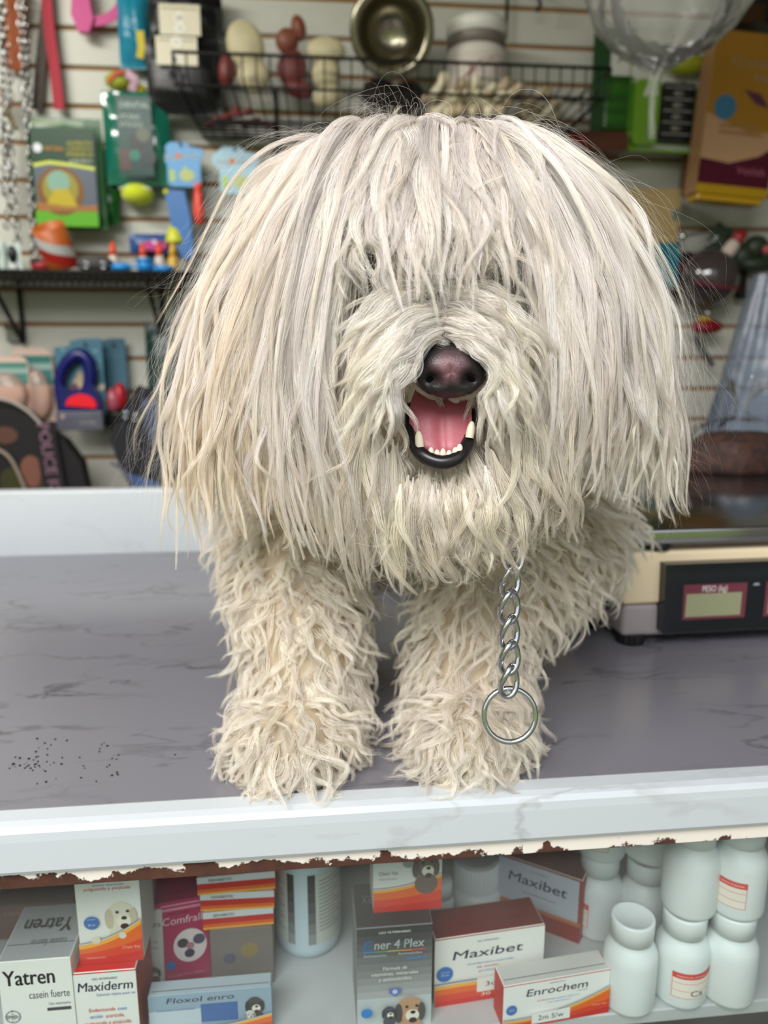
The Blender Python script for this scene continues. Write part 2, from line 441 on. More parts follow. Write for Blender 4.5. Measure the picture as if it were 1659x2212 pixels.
def in_counter(px, py, depth):
    """point seen at a pixel on the upright plane 'depth' behind the counter's front, in counter coordinates"""
    p = on_plane(px, py, Vector((0, 0.445, 0)) - RN * depth, RN)
    q = p - Vector((0, 0.445, 0))
    return Vector((q.dot(RX), depth, p.z))
def to_world(q):
    return Vector((0, 0.445, 0)) + RX * q[0] - RN * q[1] + Vector((0, 0, q[2]))
# ------------------------------------------------------------------ the dog
dog = empty('dog', (0.02, 0.62, CZ), 0, 'shaggy cream white dog standing on the counter, long hair over its eyes', 'dog')
M_SKIN = mat('dog_skin', srgb(188, 172, 146), 0.9)
def bone(px, py, y): return at_y(px, py, y)
J = {}
def joint(k, p, r): J[k] = (Vector(p), r)
joint('pelvis', (0.035, 0.90, 1.165), 0.062)
joint('loin', (0.03, 0.78, 1.185), 0.074)
joint('chest', (0.026, 0.655, 1.165), 0.098)
joint('breast', (0.020, 0.600, 1.185), 0.070)
joint('neck', (0.026, 0.575, 1.255), 0.055)
joint('skull', bone(945, 560, 0.535), 0.066)
joint('stop', bone(952, 640, 0.485), 0.040)
joint('muzzle', bone(962, 760, 0.455), 0.026)
joint('snout', bone(968, 800, 0.436), 0.019)
for s, a in (('l', -1), ('r', 1)):
    px = 935 + a * 300
    joint('ear1' + s, bone(935 + a * 260, 520, 0.545), 0.030)
    joint('ear2' + s, bone(925 + a * 420, 720, 0.540), 0.022)
    joint('ear3' + s, bone(920 + a * 440, 900, 0.535), 0.012)
fl = {'l': ((650, 1270, .580), (655, 1420, .555), (650, 1590, .520), (632, 1690, .490)), 'r': ((1035, 1270, .580), (1020, 1420, .560), (1012, 1580, .525), (1008, 1680, .496))}
for s in 'lr':
    for k, (q, r) in enumerate(zip(fl[s], (0.052, 0.044, 0.040, 0.036))): joint('f%d%s' % (k, s), bone(*q), r)
    J['f3' + s][0].z = CZ + 0.020
    p = J['f3' + s][0]
    joint('f4' + s, (p.x, p.y - 0.026, CZ + 0.016), 0.020)
for s, a in (('l', -1), ('r', 1)):
    cx = 0.035
    joint('h0' + s, (cx + a * 0.055, 0.90, 1.13), 0.048)
    joint('h1' + s, (cx + a * 0.070, 0.865, 1.085), 0.034)
    joint('h2' + s, (cx + a * 0.070, 0.935, 1.055), 0.020)
    joint('h3' + s, (cx + a * 0.070, 0.915, 1.018), 0.018)
    joint('h4' + s, (cx + a * 0.070, 0.885, 1.015), 0.017)
joint('jaw1', bone(955, 850, 0.500), 0.026)
joint('jaw2', bone(955, 985, 0.456), 0.017)
joint('shl', (-0.096, 0.635, 1.142), 0.060)
joint('shr', (0.180, 0.668, 1.120), 0.068)
joint('tail1', (0.04, 0.96, 1.21), 0.016)
joint('tail2', (0.05, 0.985, 1.27), 0.010)
E_ = [('pelvis', 'loin'), ('loin', 'chest'), ('chest', 'breast'), ('breast', 'neck'), ('neck', 'skull'), ('skull', 'stop'), ('stop', 'muzzle'), ('muzzle', 'snout'), ('pelvis', 'tail1'), ('tail1', 'tail2'), ('stop', 'jaw1'), ('jaw1', 'jaw2')]
for s in 'lr':
    E_ += [('skull', 'ear1' + s), ('ear1' + s, 'ear2' + s), ('ear2' + s, 'ear3' + s), ('chest', 'sh' + s), ('sh' + s, 'f0' + s)]
    E_ += [('f%d%s' % (k, s), 'f%d%s' % (k + 1, s)) for k in range(4)] + [('pelvis', 'h0' + s)] + [('h%d%s' % (k, s), 'h%d%s' % (k + 1, s)) for k in range(4)]
names = list(J)
me = bpy.data.meshes.new('body')
me.from_pydata([J[k][0] - dog.location for k in names], [(names.index(a), names.index(b)) for a, b in E_], [])
body = bpy.data.objects.new('body', me); COL.objects.link(body); body.parent = dog
md = body.modifiers.new('skin', 'SKIN'); md.use_smooth_shade = True; md.branch_smoothing = 0.6
sv = me.skin_vertices[0].data
for i, k in enumerate(names):
    sv[i].radius = (J[k][1], J[k][1]); sv[i].use_root = (k == 'pelvis')
sub = body.modifiers.new('round', 'SUBSURF'); sub.levels = sub.render_levels = 2
bpy.context.view_layer.update()
dg = bpy.context.evaluated_depsgraph_get()
me2 = bpy.data.meshes.new_from_object(body.evaluated_get(dg))
body.modifiers.clear(); body.data = me2; me2.name = 'body'
me2.materials.clear(); me2.materials.append(M_SKIN)
for p in me2.polygons: p.use_smooth = True

# ---- hair strands
def hair_material(name):
    m = bpy.data.materials.new(name); m.use_nodes = True
    nt = m.node_tree; nt.nodes.clear(); N = nt.nodes.new; L = nt.links.new
    out = N('ShaderNodeOutputMaterial'); at = N('ShaderNodeAttribute'); at.attribute_name = 'tint'
    df = N('ShaderNodeBsdfDiffuse'); tr = N('ShaderNodeBsdfTranslucent'); gl = N('ShaderNodeBsdfHair')
    gl.component = 'Reflection'; gl.inputs['RoughnessU'].default_value = 0.25; gl.inputs['RoughnessV'].default_value = 0.6
    gl.inputs['Color'].default_value = (1, 0.98, 0.95, 1)
    m1 = N('ShaderNodeMixShader'); m1.inputs[0].default_value = 0.28
    m2 = N('ShaderNodeMixShader'); m2.inputs[0].default_value = 0.22
    L(at.outputs['Color'], df.inputs[0]); L(at.outputs['Color'], tr.inputs[0])
    L(df.outputs[0], m1.inputs[1]); L(tr.outputs[0], m1.inputs[2])
    L(m1.outputs[0], m2.inputs[1]); L(gl.outputs[0], m2.inputs[2]); L(m2.outputs[0], out.inputs[0])
    return m
M_HAIR = hair_material('dog_hair')
def catmull(pts, t):
    """pts (..., K, D) evaluated at parameters t (N,) in 0..1 -> (..., N, D)"""
    K = pts.shape[-2]; x = np.clip(t, 0, 1) * (K - 1); i = np.minimum(x.astype(int), K - 2); f = (x - i)[:, None]
    g = lambda j: np.take(pts, np.clip(j, 0, K - 1), axis=-2)
    p0, p1, p2, p3 = g(i - 1), g(i), g(i + 1), g(i + 2)
    return 0.5 * (2 * p1 + (p2 - p0) * f + (2 * p0 - 5 * p1 + 4 * p2 - p3) * f ** 2 + (3 * p1 - p0 - 3 * p2 + p3) * f ** 3)
def unit(v): return v / np.maximum(np.linalg.norm(v, axis=-1, keepdims=True), 1e-9)
HAIR_N = 0
def grow(name, C, Nn, tint0, tint1, strands=40, width=0.0036, tip=0.15, flatten=0.5, wave=0.0, freq=2.0, frizz=0.0006,
         rad=7.5e-5, label=None, lenvar=0.2, taper=1.35):
    """locks with centre lines C (L,P,3) and outward normals Nn (L,3) -> one hair object, 'strands' hairs per lock"""
    global HAIR_N
    L_, P_, _ = C.shape
    t = np.linspace(0, 1, P_)
    T = unit(np.gradient(C, axis=1)); Nb = np.repeat(Nn[:, None, :], P_, 1)
    B = unit(np.cross(T, Nb)); Nb = unit(np.cross(B, T))
    w = np.broadcast_to(np.asarray(wave, float), (L_,))[:, None]; fr = np.broadcast_to(np.asarray(freq, float), (L_,))[:, None]
    ph = RNG.uniform(0, 6.28, (L_, 1)); sgn = RNG.choice([-1, 1], (L_, 1))
    amp = w * np.minimum(1, t * 2.2)[None]
    C = C + B * (amp * np.sin(fr * 6.28 * t + ph))[..., None] + Nb * (amp * 0.55 * sgn * np.cos(fr * 6.28 * t + ph))[..., None]
    S = strands
    wd = np.broadcast_to(np.asarray(width, float), (L_,))
    r = np.sqrt(RNG.uniform(0, 1, (L_, S))); an = RNG.uniform(0, 6.28, (L_, S))
    ox, oy = r * np.cos(an) * wd[:, None], r * np.sin(an) * wd[:, None] * flatten
    prof = (0.14 + 0.86 * np.minimum(t * 4.5, 1)) * (0.7 + 0.75 * np.sin(np.pi * np.minimum(t * 1.15, 1)) * (1 - t)) * (1 - t ** taper) + tip * t ** taper
    keep = 1 - RNG.uniform(0, 1, (L_, S)) ** 1.6 * lenvar                    # how far along the lock each hair reaches
    tt = t[None, None, :] * keep[..., None]                                  # (L,S,P)
    idx = tt * (P_ - 1); i0 = np.minimum(idx.astype(int), P_ - 2); f = (idx - i0)[..., None]
    li = np.arange(L_)[:, None, None]
    def samp(A): return A[li, i0] * (1 - f) + A[li, i0 + 1] * f
    pr = np.interp(tt.ravel(), t, prof).reshape(tt.shape)[..., None]
    # single hairs wander a little on their own
    k1 = RNG.uniform(0.6, 2.2, (L_, S, 1)); p1, p2 = RNG.uniform(0, 6.28, (2, L_, S, 1)); a1 = RNG.normal(0, frizz, (2, L_, S, 1))
    dx = ox[..., None] * pr[..., 0] + a1[0] * np.sin(k1 * 6.28 * tt + p1) * (0.2 + tt)
    dy = oy[..., None] * pr[..., 0] + a1[1] * np.sin(k1 * 5.1 * tt + p2) * (0.2 + tt)
    X = samp(C) + samp(B) * dx[..., None] + samp(Nb) * dy[..., None]
    n = L_ * S
    X = X.reshape(n, P_, 3) - np.array(dog.location)
    hc = bpy.data.hair_curves.new(name)
    hc.add_curves([P_] * n)
    hc.attributes['position'].data.foreach_set('vector', np.ascontiguousarray(X, dtype=np.float32).ravel())
    rr = np.repeat((rad * (1.0 - 0.75 * t ** 2.5))[None], n, 0) * RNG.uniform(0.7, 1.3, (n, 1))
    at = hc.attributes.get('radius') or hc.attributes.new('radius', 'FLOAT', 'POINT')
    at.data.foreach_set('value', rr.astype(np.float32).ravel())
    tint0 = np.broadcast_to(tint0, (L_, 3)); tint1 = np.broadcast_to(tint1, (L_, 3))
    lv = np.minimum(RNG.normal(0.96, 0.12, (L_, 1, 1, 1)), 1.1) * RNG.normal(1.0, 0.06, (L_, S, 1, 1))
    tq = tt[..., None] ** 1.6
    colr = (tint0[:, None, None, :] * (1 - tq) + tint1[:, None, None, :] * tq) * lv
    rgba = np.ones((n * P_, 4), np.float32); rgba[:, :3] = np.clip(colr.reshape(-1, 3), 0, 0.98)
    ca = hc.attributes.new('tint', 'FLOAT_COLOR', 'POINT'); ca.data.foreach_set('color', rgba.ravel())
    hc.materials.append(M_HAIR)
    o = bpy.data.objects.new(name, hc); COL.objects.link(o); o.parent = dog
    if label: o['label'] = label
    HAIR_N += n
    return o

CLEAR = [((792, 576), 36, 30, .500), ((1100, 592), 14, 26, .500), ((972, 806), 82, 56, .470), ((953, 930), 62, 72, .440)]   # eye, nose, mouth stay uncovered
def keep_clear(C):
    for (cx, cz), rx, rz, yl in CLEAR:
        c = np.array(at_y(cx, cz, yl - .03)); k = (yl - .03) / F_PX; a, b = rx * k, rz * k
        d = (C[..., 0] - c[0]) / a; e = (C[..., 2] - c[2]) / b; q = np.sqrt(d * d + e * e) + 1e-6
        m = (q < 1.0) & (C[..., 1] < yl)
        push = np.where(m, (1.0 - q) / q, 0)
        C[..., 0] += d * a * push; C[..., 2] += e * b * push
    return C
HEAD_C = np.array(J['skull'][0])
def sheet(guides, n, v0=(0.0, 0.55), vlen=(0.5, 1.0), lift=(0.0, 0.008), pts=16, jitter=0.002, u_pow=1.0, end=1.0, swirl=0.006, centre=None, crown=False, endr=(0.80, 1.0)):
    """locks combed along a lofted sheet of guide lines; each starts somewhere down the sheet and lies on its neighbours"""
    G = np.array([[np.array(bone(*q)) for q in g] for g in guides])          # (U,V,3)
    if crown:                                                                # the hair starts behind the top of the head and comes over it
        back = G[:, :1] + np.array([0, .060, -.026]); back[..., 0] = back[..., 0] * .6 + HEAD_C[0] * .4
        G = np.concatenate([back, G + np.array([0, 0, -.004]) * np.linspace(1, 0, G.shape[1])[None, :, None]], axis=1)
    U = RNG.uniform(0, 1, n) ** u_pow
    a = RNG.uniform(*v0, n); ln = RNG.uniform(*vlen, n); b = np.minimum(a + ln, end * RNG.uniform(*endr, n))
    c0 = HEAD_C if centre is None else np.array(centre)
    C = np.zeros((n, pts, 3))
    du = RNG.normal(0, 0.055, n) * RNG.choice([1, 1, 1, 2.2], n)
    for i in range(n):
        s = np.linspace(a[i], b[i], pts)
        line = catmull(G, s)                                                 # (U,pts,3)
        uu = np.clip(U[i] + du[i] * np.linspace(0, 1, pts) ** 1.5, 0, 1)
        x = uu * (len(G) - 1); k = np.minimum(x.astype(int), len(G) - 2); f = (x - k)[:, None]; j = np.arange(pts)
        C[i] = line[k, j] * (1 - f) + line[np.minimum(k + 1, len(G) - 1), j] * f
    out = unit(C - c0 + np.array([0, -0.03, 0]))
    lf = RNG.uniform(*lift, n)[:, None]; tl = np.linspace(0, 1, pts)[None]
    C += out * (lf * np.sin(np.clip(0.12 + tl * 1.25, 0, 1.0) * np.pi * 0.62))[..., None]
    C += (RNG.normal(0, jitter, (n, 1, 3)) + RNG.normal(0, swirl, (n, 1, 3)) * (tl ** 1.3)[..., None] * np.array([1, 0.5, 0.4]))
    wild = RNG.choice([1, 1, 1, 2.5], (n, 1)); q1, q2 = RNG.uniform(0, 6.28, (2, n, 1))
    C[..., 0] += 0.0026 * wild * np.sin(2.2 * tl * 3.14 + q1) * tl; C[..., 1] += 0.0020 * wild * np.sin(3 * tl * 3.14 + q2) * tl
    return keep_clear(C), out[:, pts // 2]
WHITE, CREAM, YEL, TAN = (np.array(c) for c in ((0.96, 0.895, 0.865), (0.95, 0.88, 0.785), (0.93, 0.845, 0.63), (0.82, 0.65, 0.40)))
LEFT_EAR = [
 [(700, 320, .535), (580, 390, .530), (480, 580, .525), (418, 780, .520), (398, 960, .520), (402, 1140, .515)],
 [(725, 310, .520), (610, 410, .508), (505, 610, .500), (455, 800, .495), (435, 980, .495), (440, 1165, .492)],
 [(750, 300, .508), (650, 410, .485), (565, 610, .478), (510, 810, .474), (490, 1000, .474), (500, 1150, .475)],
 [(775, 290, .500), (690, 400, .470), (625, 600, .461), (585, 810, .461), (585, 1000, .466), (610, 1160, .475)]]
LEFT_CURT = [LEFT_EAR[3],
 [(805, 283, .495), (735, 390, .460), (685, 590, .450), (655, 810, .450), (675, 1000, .456), (715, 1165, .466)],
 [(835, 276, .493), (785, 380, .455), (742, 570, .442), (718, 760, .441), (738, 940, .446), (785, 1130, .460)]]
FRINGE = [
 [(820, 280, .495), (780, 370, .460), (745, 480, .445), (735, 580, .440), (748, 690, .438)],
 [(850, 274, .493), (815, 365, .456), (790, 470, .440), (790, 560, .434), (812, 665, .430)],
 [(885, 271, .492), (855, 360, .453), (850, 470, .436), (862, 570, .428), (893, 672, .424)],
 [(930, 269, .492), (920, 355, .452), (920, 460, .434), (930, 560, .426), (955, 680, .420)],
 [(975, 270, .492), (985, 360, .453), (985, 470, .436), (982, 570, .428), (978, 685, .422)],
 [(1015, 274, .493), (1045, 365, .456), (1058, 470, .440), (1055, 560, .434), (1045, 665, .430)],
 [(1050, 280, .495), (1095, 375, .460), (1120, 480, .446), (1122, 590, .440), (1108, 705, .438)]]
RIGHT_CURT = [
 [(1010, 278, .494), (1085, 370, .456), (1145, 540, .443), (1168, 710, .442), (1165, 880, .446), (1140, 1060, .458)],
 [(1040, 284, .497), (1150, 375, .462), (1230, 560, .452), (1250, 730, .450), (1245, 900, .455), (1215, 1060, .464)],
 [(1070, 290, .502), (1205, 395, .478), (1300, 580, .468), (1330, 760, .464), (1325, 920, .466), (1290, 1060, .474)]]
RIGHT_EAR = [RIGHT_CURT[2],
 [(1085, 292, .510), (1260, 410, .497), (1350, 600, .490), (1382, 790, .486), (1380, 950, .486), (1375, 1075, .486)],
 [(1100, 296, .522), (1280, 420, .515), (1392, 620, .510), (1428, 820, .506), (1430, 980, .506), (1436, 1105, .502)]]
MUZ_L = [
 [(966, 604, .458), (890, 615, .444), (830, 650, .436), (775, 720, .434), (750, 820, .438)],
 [(964, 652, .447), (898, 665, .432), (840, 710, .425), (790, 790, .424), (765, 900, .430)],
 [(964, 697, .439), (905, 710, .424), (855, 765, .416), (815, 860, .416), (800, 970, .424)],
 [(956, 735, .434), (912, 745, .419), (872, 800, .412), (845, 890, .412), (840, 1000, .420)]]
MUZ_R = [
 [(942, 606, .458), (1020, 612, .444), (1080, 640, .437), (1135, 710, .437), (1160, 810, .440)],
 [(944, 652, .447), (1015, 660, .432), (1070, 700, .426), (1120, 780, .427), (1145, 890, .433)],
 [(946, 697, .439), (1012, 708, .424), (1058, 760, .417), (1095, 850, .419), (1110, 960, .427)],
 [(962, 735, .434), (1012, 742, .419), (1048, 795, .413), (1068, 880, .415), (1072, 980, .422)]]
BEARD = [
 [(735, 790, .452), (700, 930, .456), (690, 1080, .466), (715, 1210, .478)],
 [(780, 850, .440), (760, 970, .444), (765, 1090, .452), (800, 1240, .468)],
 [(835, 930, .432), (835, 1040, .436), (840, 1140, .446), (865, 1250, .462)],
 [(893, 972, .448), (888, 1065, .433), (890, 1145, .442), (915, 1240, .458)],
 [(950, 984, .446), (955, 1075, .431), (962, 1150, .440), (980, 1225, .455)],
 [(1003, 972, .448), (1022, 1070, .433), (1040, 1145, .442), (1055, 1210, .457)],
 [(1060, 930, .432), (1090, 1030, .437), (1108, 1110, .446), (1112, 1190, .460)],
 [(1115, 850, .440), (1150, 960, .445), (1160, 1060, .454), (1145, 1165, .468)],
 [(1170, 800, .452), (1215, 940, .456), (1230, 1040, .464), (1210, 1140, .476)]]
def tints(n, a, b, k=0.5):
    f = RNG.uniform(0, 1, (n, 1)) * k
    return a * (1 - f) + b * f
DENS = 1.0
def nn(x): return max(4, int(x * DENS))
C, Nn = sheet(LEFT_EAR, nn(260), v0=(0, .7), vlen=(.35, .95), lift=(0, .013), swirl=.011, crown=True, endr=(.78, 1.02)); m = len(C)
grow('left_ear_hair', C, Nn, tints(m, WHITE, CREAM), tints(m, YEL, TAN, 1.0), strands=56, width=RNG.uniform(.0022, .0070, m), flatten=.38, wave=RNG.uniform(.0008, .0052, m), freq=RNG.uniform(1, 2.8, m), lenvar=.45, label='long wavy ear hair stained yellow towards the tips')
C, Nn = sheet(RIGHT_EAR, nn(240), v0=(0, .7), vlen=(.35, .95), lift=(0, .013), swirl=.011, crown=True, endr=(.78, 1.02)); m = len(C)
grow('right_ear_hair', C, Nn, tints(m, WHITE, CREAM), tints(m, CREAM, YEL, 1.0), strands=56, width=RNG.uniform(.0022, .0070, m), flatten=.38, wave=RNG.uniform(.0008, .0050, m), freq=RNG.uniform(1, 2.6, m), lenvar=.45, label='long wavy white ear hair')
C1, N1 = sheet(LEFT_CURT, nn(150), v0=(0, .7), vlen=(.35, .9), lift=(0, .015), swirl=.010, endr=(.8, 1.04), crown=True); C2, N2 = sheet(RIGHT_CURT, nn(180), v0=(0, .7), vlen=(.35, .9), lift=(0, .015), swirl=.010, endr=(.8, 1.04), crown=True)
C3, N3 = sheet(FRINGE, nn(105), v0=(0, .45), vlen=(.55, 1.0), lift=(0, .011), swirl=.009, crown=True)
C4, N4 = sheet(FRINGE, nn(60), v0=(0, .25), vlen=(.18, .4), lift=(.002, .010), swirl=.010, crown=True)       # loose tufts on the crown
C = np.concatenate([C1, C2, C3, C4]); Nn = np.concatenate([N1, N2, N3, N4]); m = len(C)
wv = RNG.uniform(.0004, .0036, m); wv[-len(C4):] *= 2.2; wv[-len(C3) - len(C4):-len(C4)] = RNG.uniform(.0006, .0042, len(C3))
grow('head_hair', C, Nn, tints(m, WHITE, CREAM, .4), tints(m, WHITE, YEL, .9), strands=60, width=RNG.uniform(.0022, .0070, m), flatten=.36, wave=wv, freq=RNG.uniform(.6, 1.9, m), lenvar=.45, label='long white locks falling over the eyes')
BRIDGE = [[(928, 585, .470), (934, 640, .449), (944, 700, .436), (952, 748, .428)], [(955, 580, .470), (956, 640, .446), (957, 700, .434), (959, 750, .427)], [(984, 585, .470), (978, 640, .449), (972, 700, .436), (968, 748, .428)]]
C, Nn = sheet(BRIDGE, 90, v0=(0, .6), vlen=(.3, .5), lift=(0, .003), swirl=.002, jitter=.001); m = len(C)
grow('bridge_fur', C, Nn, tints(m, np.array((.66, .60, .59)), CREAM, .5), tints(m, np.array((.70, .64, .62)), CREAM, .5), strands=30, width=RNG.uniform(.0012, .0028, m), flatten=.6, wave=.0004, lenvar=.4, rad=6e-5, label='short greyish fur along the bridge of the nose')
# a soft under layer so that no skin shows between the locks
U = [sheet(g, nn(k), v0=(0, .7), vlen=(.3, .6), lift=(-.018, -.004), swirl=.006, crown=cr) for g, k, cr in ((LEFT_EAR, 90, True), (RIGHT_EAR, 90, True), (LEFT_CURT, 90, True), (RIGHT_CURT, 100, True), (FRINGE, 90, True), (MUZ_L, 70, False), (MUZ_R, 70, False), (BEARD, 90, False))]
C = np.concatenate([u[0] for u in U]); Nn = np.concatenate([u[1] for u in U]); m = len(C)
grow('under_hair', C, Nn, tints(m, WHITE, CREAM, 1), tints(m, CREAM, YEL, .6), strands=40, width=RNG.uniform(.004, .009, m), tip=.4, flatten=.4, wave=RNG.uniform(.0005, .003, m), lenvar=.5)
C1, N1 = sheet(MUZ_L, nn(150), v0=(0, .6), vlen=(.4, .85), lift=(0, .009)); C2, N2 = sheet(MUZ_R, nn(150), v0=(0, .6), vlen=(.4, .85), lift=(0, .009))
C = np.concatenate([C1, C2]); Nn = np.concatenate([N1, N2]); m = len(C)
grow('muzzle_hair', C, Nn, tints(m, np.array((.90, .87, .83)), CREAM, .6), tints(m, CREAM, YEL, 1), strands=50, width=RNG.uniform(.0018, .0056, m), flatten=.4, wave=RNG.uniform(.0003, .0030, m), freq=RNG.uniform(.5, 1.5, m), lenvar=.5)
C, Nn = sheet(BEARD, nn(270), v0=(0, .55), lift=(0, .012), endr=(.8, 1.08)); m = len(C)
grow('beard_hair', C, Nn, tints(m, CREAM, YEL, .6), tints(m, CREAM, YEL, .9), strands=52, width=RNG.uniform(.0018, .0056, m), flatten=.4, wave=RNG.uniform(.0001, .0010, m), freq=RNG.uniform(.4, 1.2, m), lenvar=.5)
# single hairs that stand off the outline
def strays(guides, n, lift, **k):
    C, Nn = sheet(guides, n, v0=(0, .75), vlen=(.2, .7), lift=lift, swirl=.018, jitter=.003, crown=guides is not BEARD, **k)
    return C, Nn
parts = [strays(LEFT_EAR, 110, (.002, .018)), strays(RIGHT_EAR, 90, (.002, .016)), strays(FRINGE, 110, (.004, .026)), strays(LEFT_CURT, 50, (.004, .02)), strays(RIGHT_CURT, 50, (.004, .02)), strays(BEARD, 60, (.002, .02))]
C = np.concatenate([p[0] for p in parts]); Nn = np.concatenate([p[1] for p in parts]); m = len(C)
grow('stray_hair', C, Nn, WHITE, CREAM, strands=2, width=.008, tip=1.8, wave=RNG.uniform(.001, .007, m), freq=RNG.uniform(.5, 1.6, m), frizz=.006, rad=4e-5)

parts = [strays(LEFT_EAR[:2], 150, (.002, .016)), strays(RIGHT_EAR[1:], 150, (.002, .016)), strays(FRINGE, 110, (.002, .016)), strays(LEFT_EAR, 80, (.002, .012)), strays(RIGHT_EAR, 80, (.002, .012)), strays(BEARD, 60, (.002, .016))]
C = np.concatenate([p[0] for p in parts]); Nn = np.concatenate([p[1] for p in parts]); m = len(C)
grow('fine_fuzz', C, Nn, WHITE, CREAM, strands=4, width=.006, tip=2.0, wave=RNG.uniform(.001, .006, m), freq=RNG.uniform(.6, 2.2, m), frizz=.005, rad=2.6e-5)

# ---- curly coat on the body and legs, rooted on the skin
me2.calc_loop_triangles()
V = np.array([v.co for v in me2.vertices]) + np.array(dog.location); NV = np.array([v.normal for v in me2.vertices])
TR = np.array([t.vertices for t in me2.loop_triangles])
AR = np.linalg.norm(np.cross(V[TR[:, 1]] - V[TR[:, 0]], V[TR[:, 2]] - V[TR[:, 0]]), axis=1)
def scatter(n, weight):
    w = AR * weight(V[TR].mean(1)); w = w / w.sum()
    k = RNG.choice(len(TR), n, p=w); a, b = RNG.uniform(0, 1, (2, n)); s = a + b > 1; a[s], b[s] = 1 - a[s], 1 - b[s]
    f = lambda A: A[TR[k, 0]] * (1 - a - b)[:, None] + A[TR[k, 1]] * a[:, None] + A[TR[k, 2]] * b[:, None]
    return f(V), unit(f(NV))
def tufts(R, N_, length, out0, down, side, curl, pts=14, floor=CZ + 0.002):
    n = len(R); t = np.linspace(0, 1, pts)[None, :, None]
    L = length if np.ndim(length) else np.full(n, length)
    g = np.array([0, 0, -1.0]); tang = unit(g - N_ * (N_ @ g)[:, None] + 1e-4); sd = np.cross(N_, tang)
    d0 = N_ * out0 + tang * down + sd * (RNG.normal(0, side, (n, 1))) + RNG.normal(0, .15, (n, 3))
    d1 = tang * 1.0 + N_ * 0.10 + sd * RNG.normal(0, side, (n, 1)) + np.array([0, 0, -0.35])
    d0, d1 = unit(d0), unit(d1)
    P = R[:, None] + (d0[:, None] * (t - t ** 2 * .5) + d1[:, None] * t ** 2 * .55) * L[:, None, None]
    ax, ay = RNG.uniform(-1, 1, (2, n, 1)); ph = RNG.uniform(0, 6.28, (n, 1)); fq = RNG.uniform(.5, 1.6, (n, 1)); tt = t[..., 0]
    amp = curl * L[:, None] * tt
    P += sd[:, None] * (amp * ax * np.sin(6.28 * fq * tt + ph))[..., None] + N_[:, None] * (amp * ay * .6 * np.cos(6.28 * fq * tt + ph))[..., None]
    P[..., 2] = np.maximum(P[..., 2], floor + RNG.uniform(0, .003, (n, 1)))
    return P
f4 = [np.array(J['f4' + s][0]) for s in 'lr']
def is_head(c): return (c[:, 2] > 1.235) & (c[:, 1] < .60)
def w_leg(c): return np.where((c[:, 2] < 1.155) & (c[:, 1] < .64), 1.0, 0.0) * np.where(c[:, 2] < 1.06, 2.4, 1.0)
def w_body(c): return np.where(~is_head(c) & ~((c[:, 2] < 1.155) & (c[:, 1] < .64)), 1.0, 0.0) * np.where(c[:, 1] < .72, 1.0, .28)
def w_head(c): return np.where(is_head(c), 1.0, 0.0) * np.where(c[:, 1] > .50, 1.0, .6)
R, N_ = scatter(nn(3300), w_leg)
P = tufts(R, N_, RNG.uniform(.020, .050, len(R)), .60, .85, .6, .34); m = len(R)
grow('leg_coat', P, N_, tints(m, CREAM * .98, YEL, .5), tints(m, CREAM, YEL, .5), strands=32, width=RNG.uniform(.0020, .0052, m), tip=.10, flatten=.6, frizz=.0009, label='curly cream coat on the legs and paws')
R, N_ = scatter(nn(1700), w_body)
P = tufts(R, N_, RNG.uniform(.025, .055, len(R)), .65, .8, .6, .24); m = len(R)
grow('body_coat', P, N_, tints(m, CREAM, WHITE, .7), tints(m, CREAM, YEL, .5), strands=38, width=RNG.uniform(.0024, .0060, m), tip=.10, flatten=.7, frizz=.0009)
R, N_ = scatter(nn(420), w_head)
P = keep_clear(tufts(R, N_, RNG.uniform(.02, .04, len(R)), .35, .9, .35, .08)); m = len(R)
grow('head_undercoat', P, N_, tints(m, CREAM, YEL, .5), tints(m, CREAM, YEL, .5), strands=36, width=RNG.uniform(.003, .0055, m), tip=.15, flatten=.6)
# short white fur round the nose and lips
def w_muz(c): return np.where((c[:, 1] < .478) & (c[:, 2] > 1.215), 1.0, 0.0)
R, N_ = scatter(560, w_muz)
mx_, mz_ = at_y(953, 930, .44).x, at_y(953, 858, .43).z
k_ = ~((np.abs(R[:, 0] - mx_) < .019) & (R[:, 2] < mz_) & (R[:, 2] > at_y(953, 1000, .43).z)); R, N_ = R[k_], N_[k_]
P = keep_clear(tufts(R, N_, RNG.uniform(.006, .014, len(R)), .8, .5, .4, .08)); m = len(R)
grow('lip_fur', P, N_, tints(m, WHITE, CREAM, .5), tints(m, WHITE, YEL, .6), strands=26, width=RNG.uniform(.0012, .0026, m), tip=.4, flatten=.8, rad=6e-5)
print('HAIRS', HAIR_N)

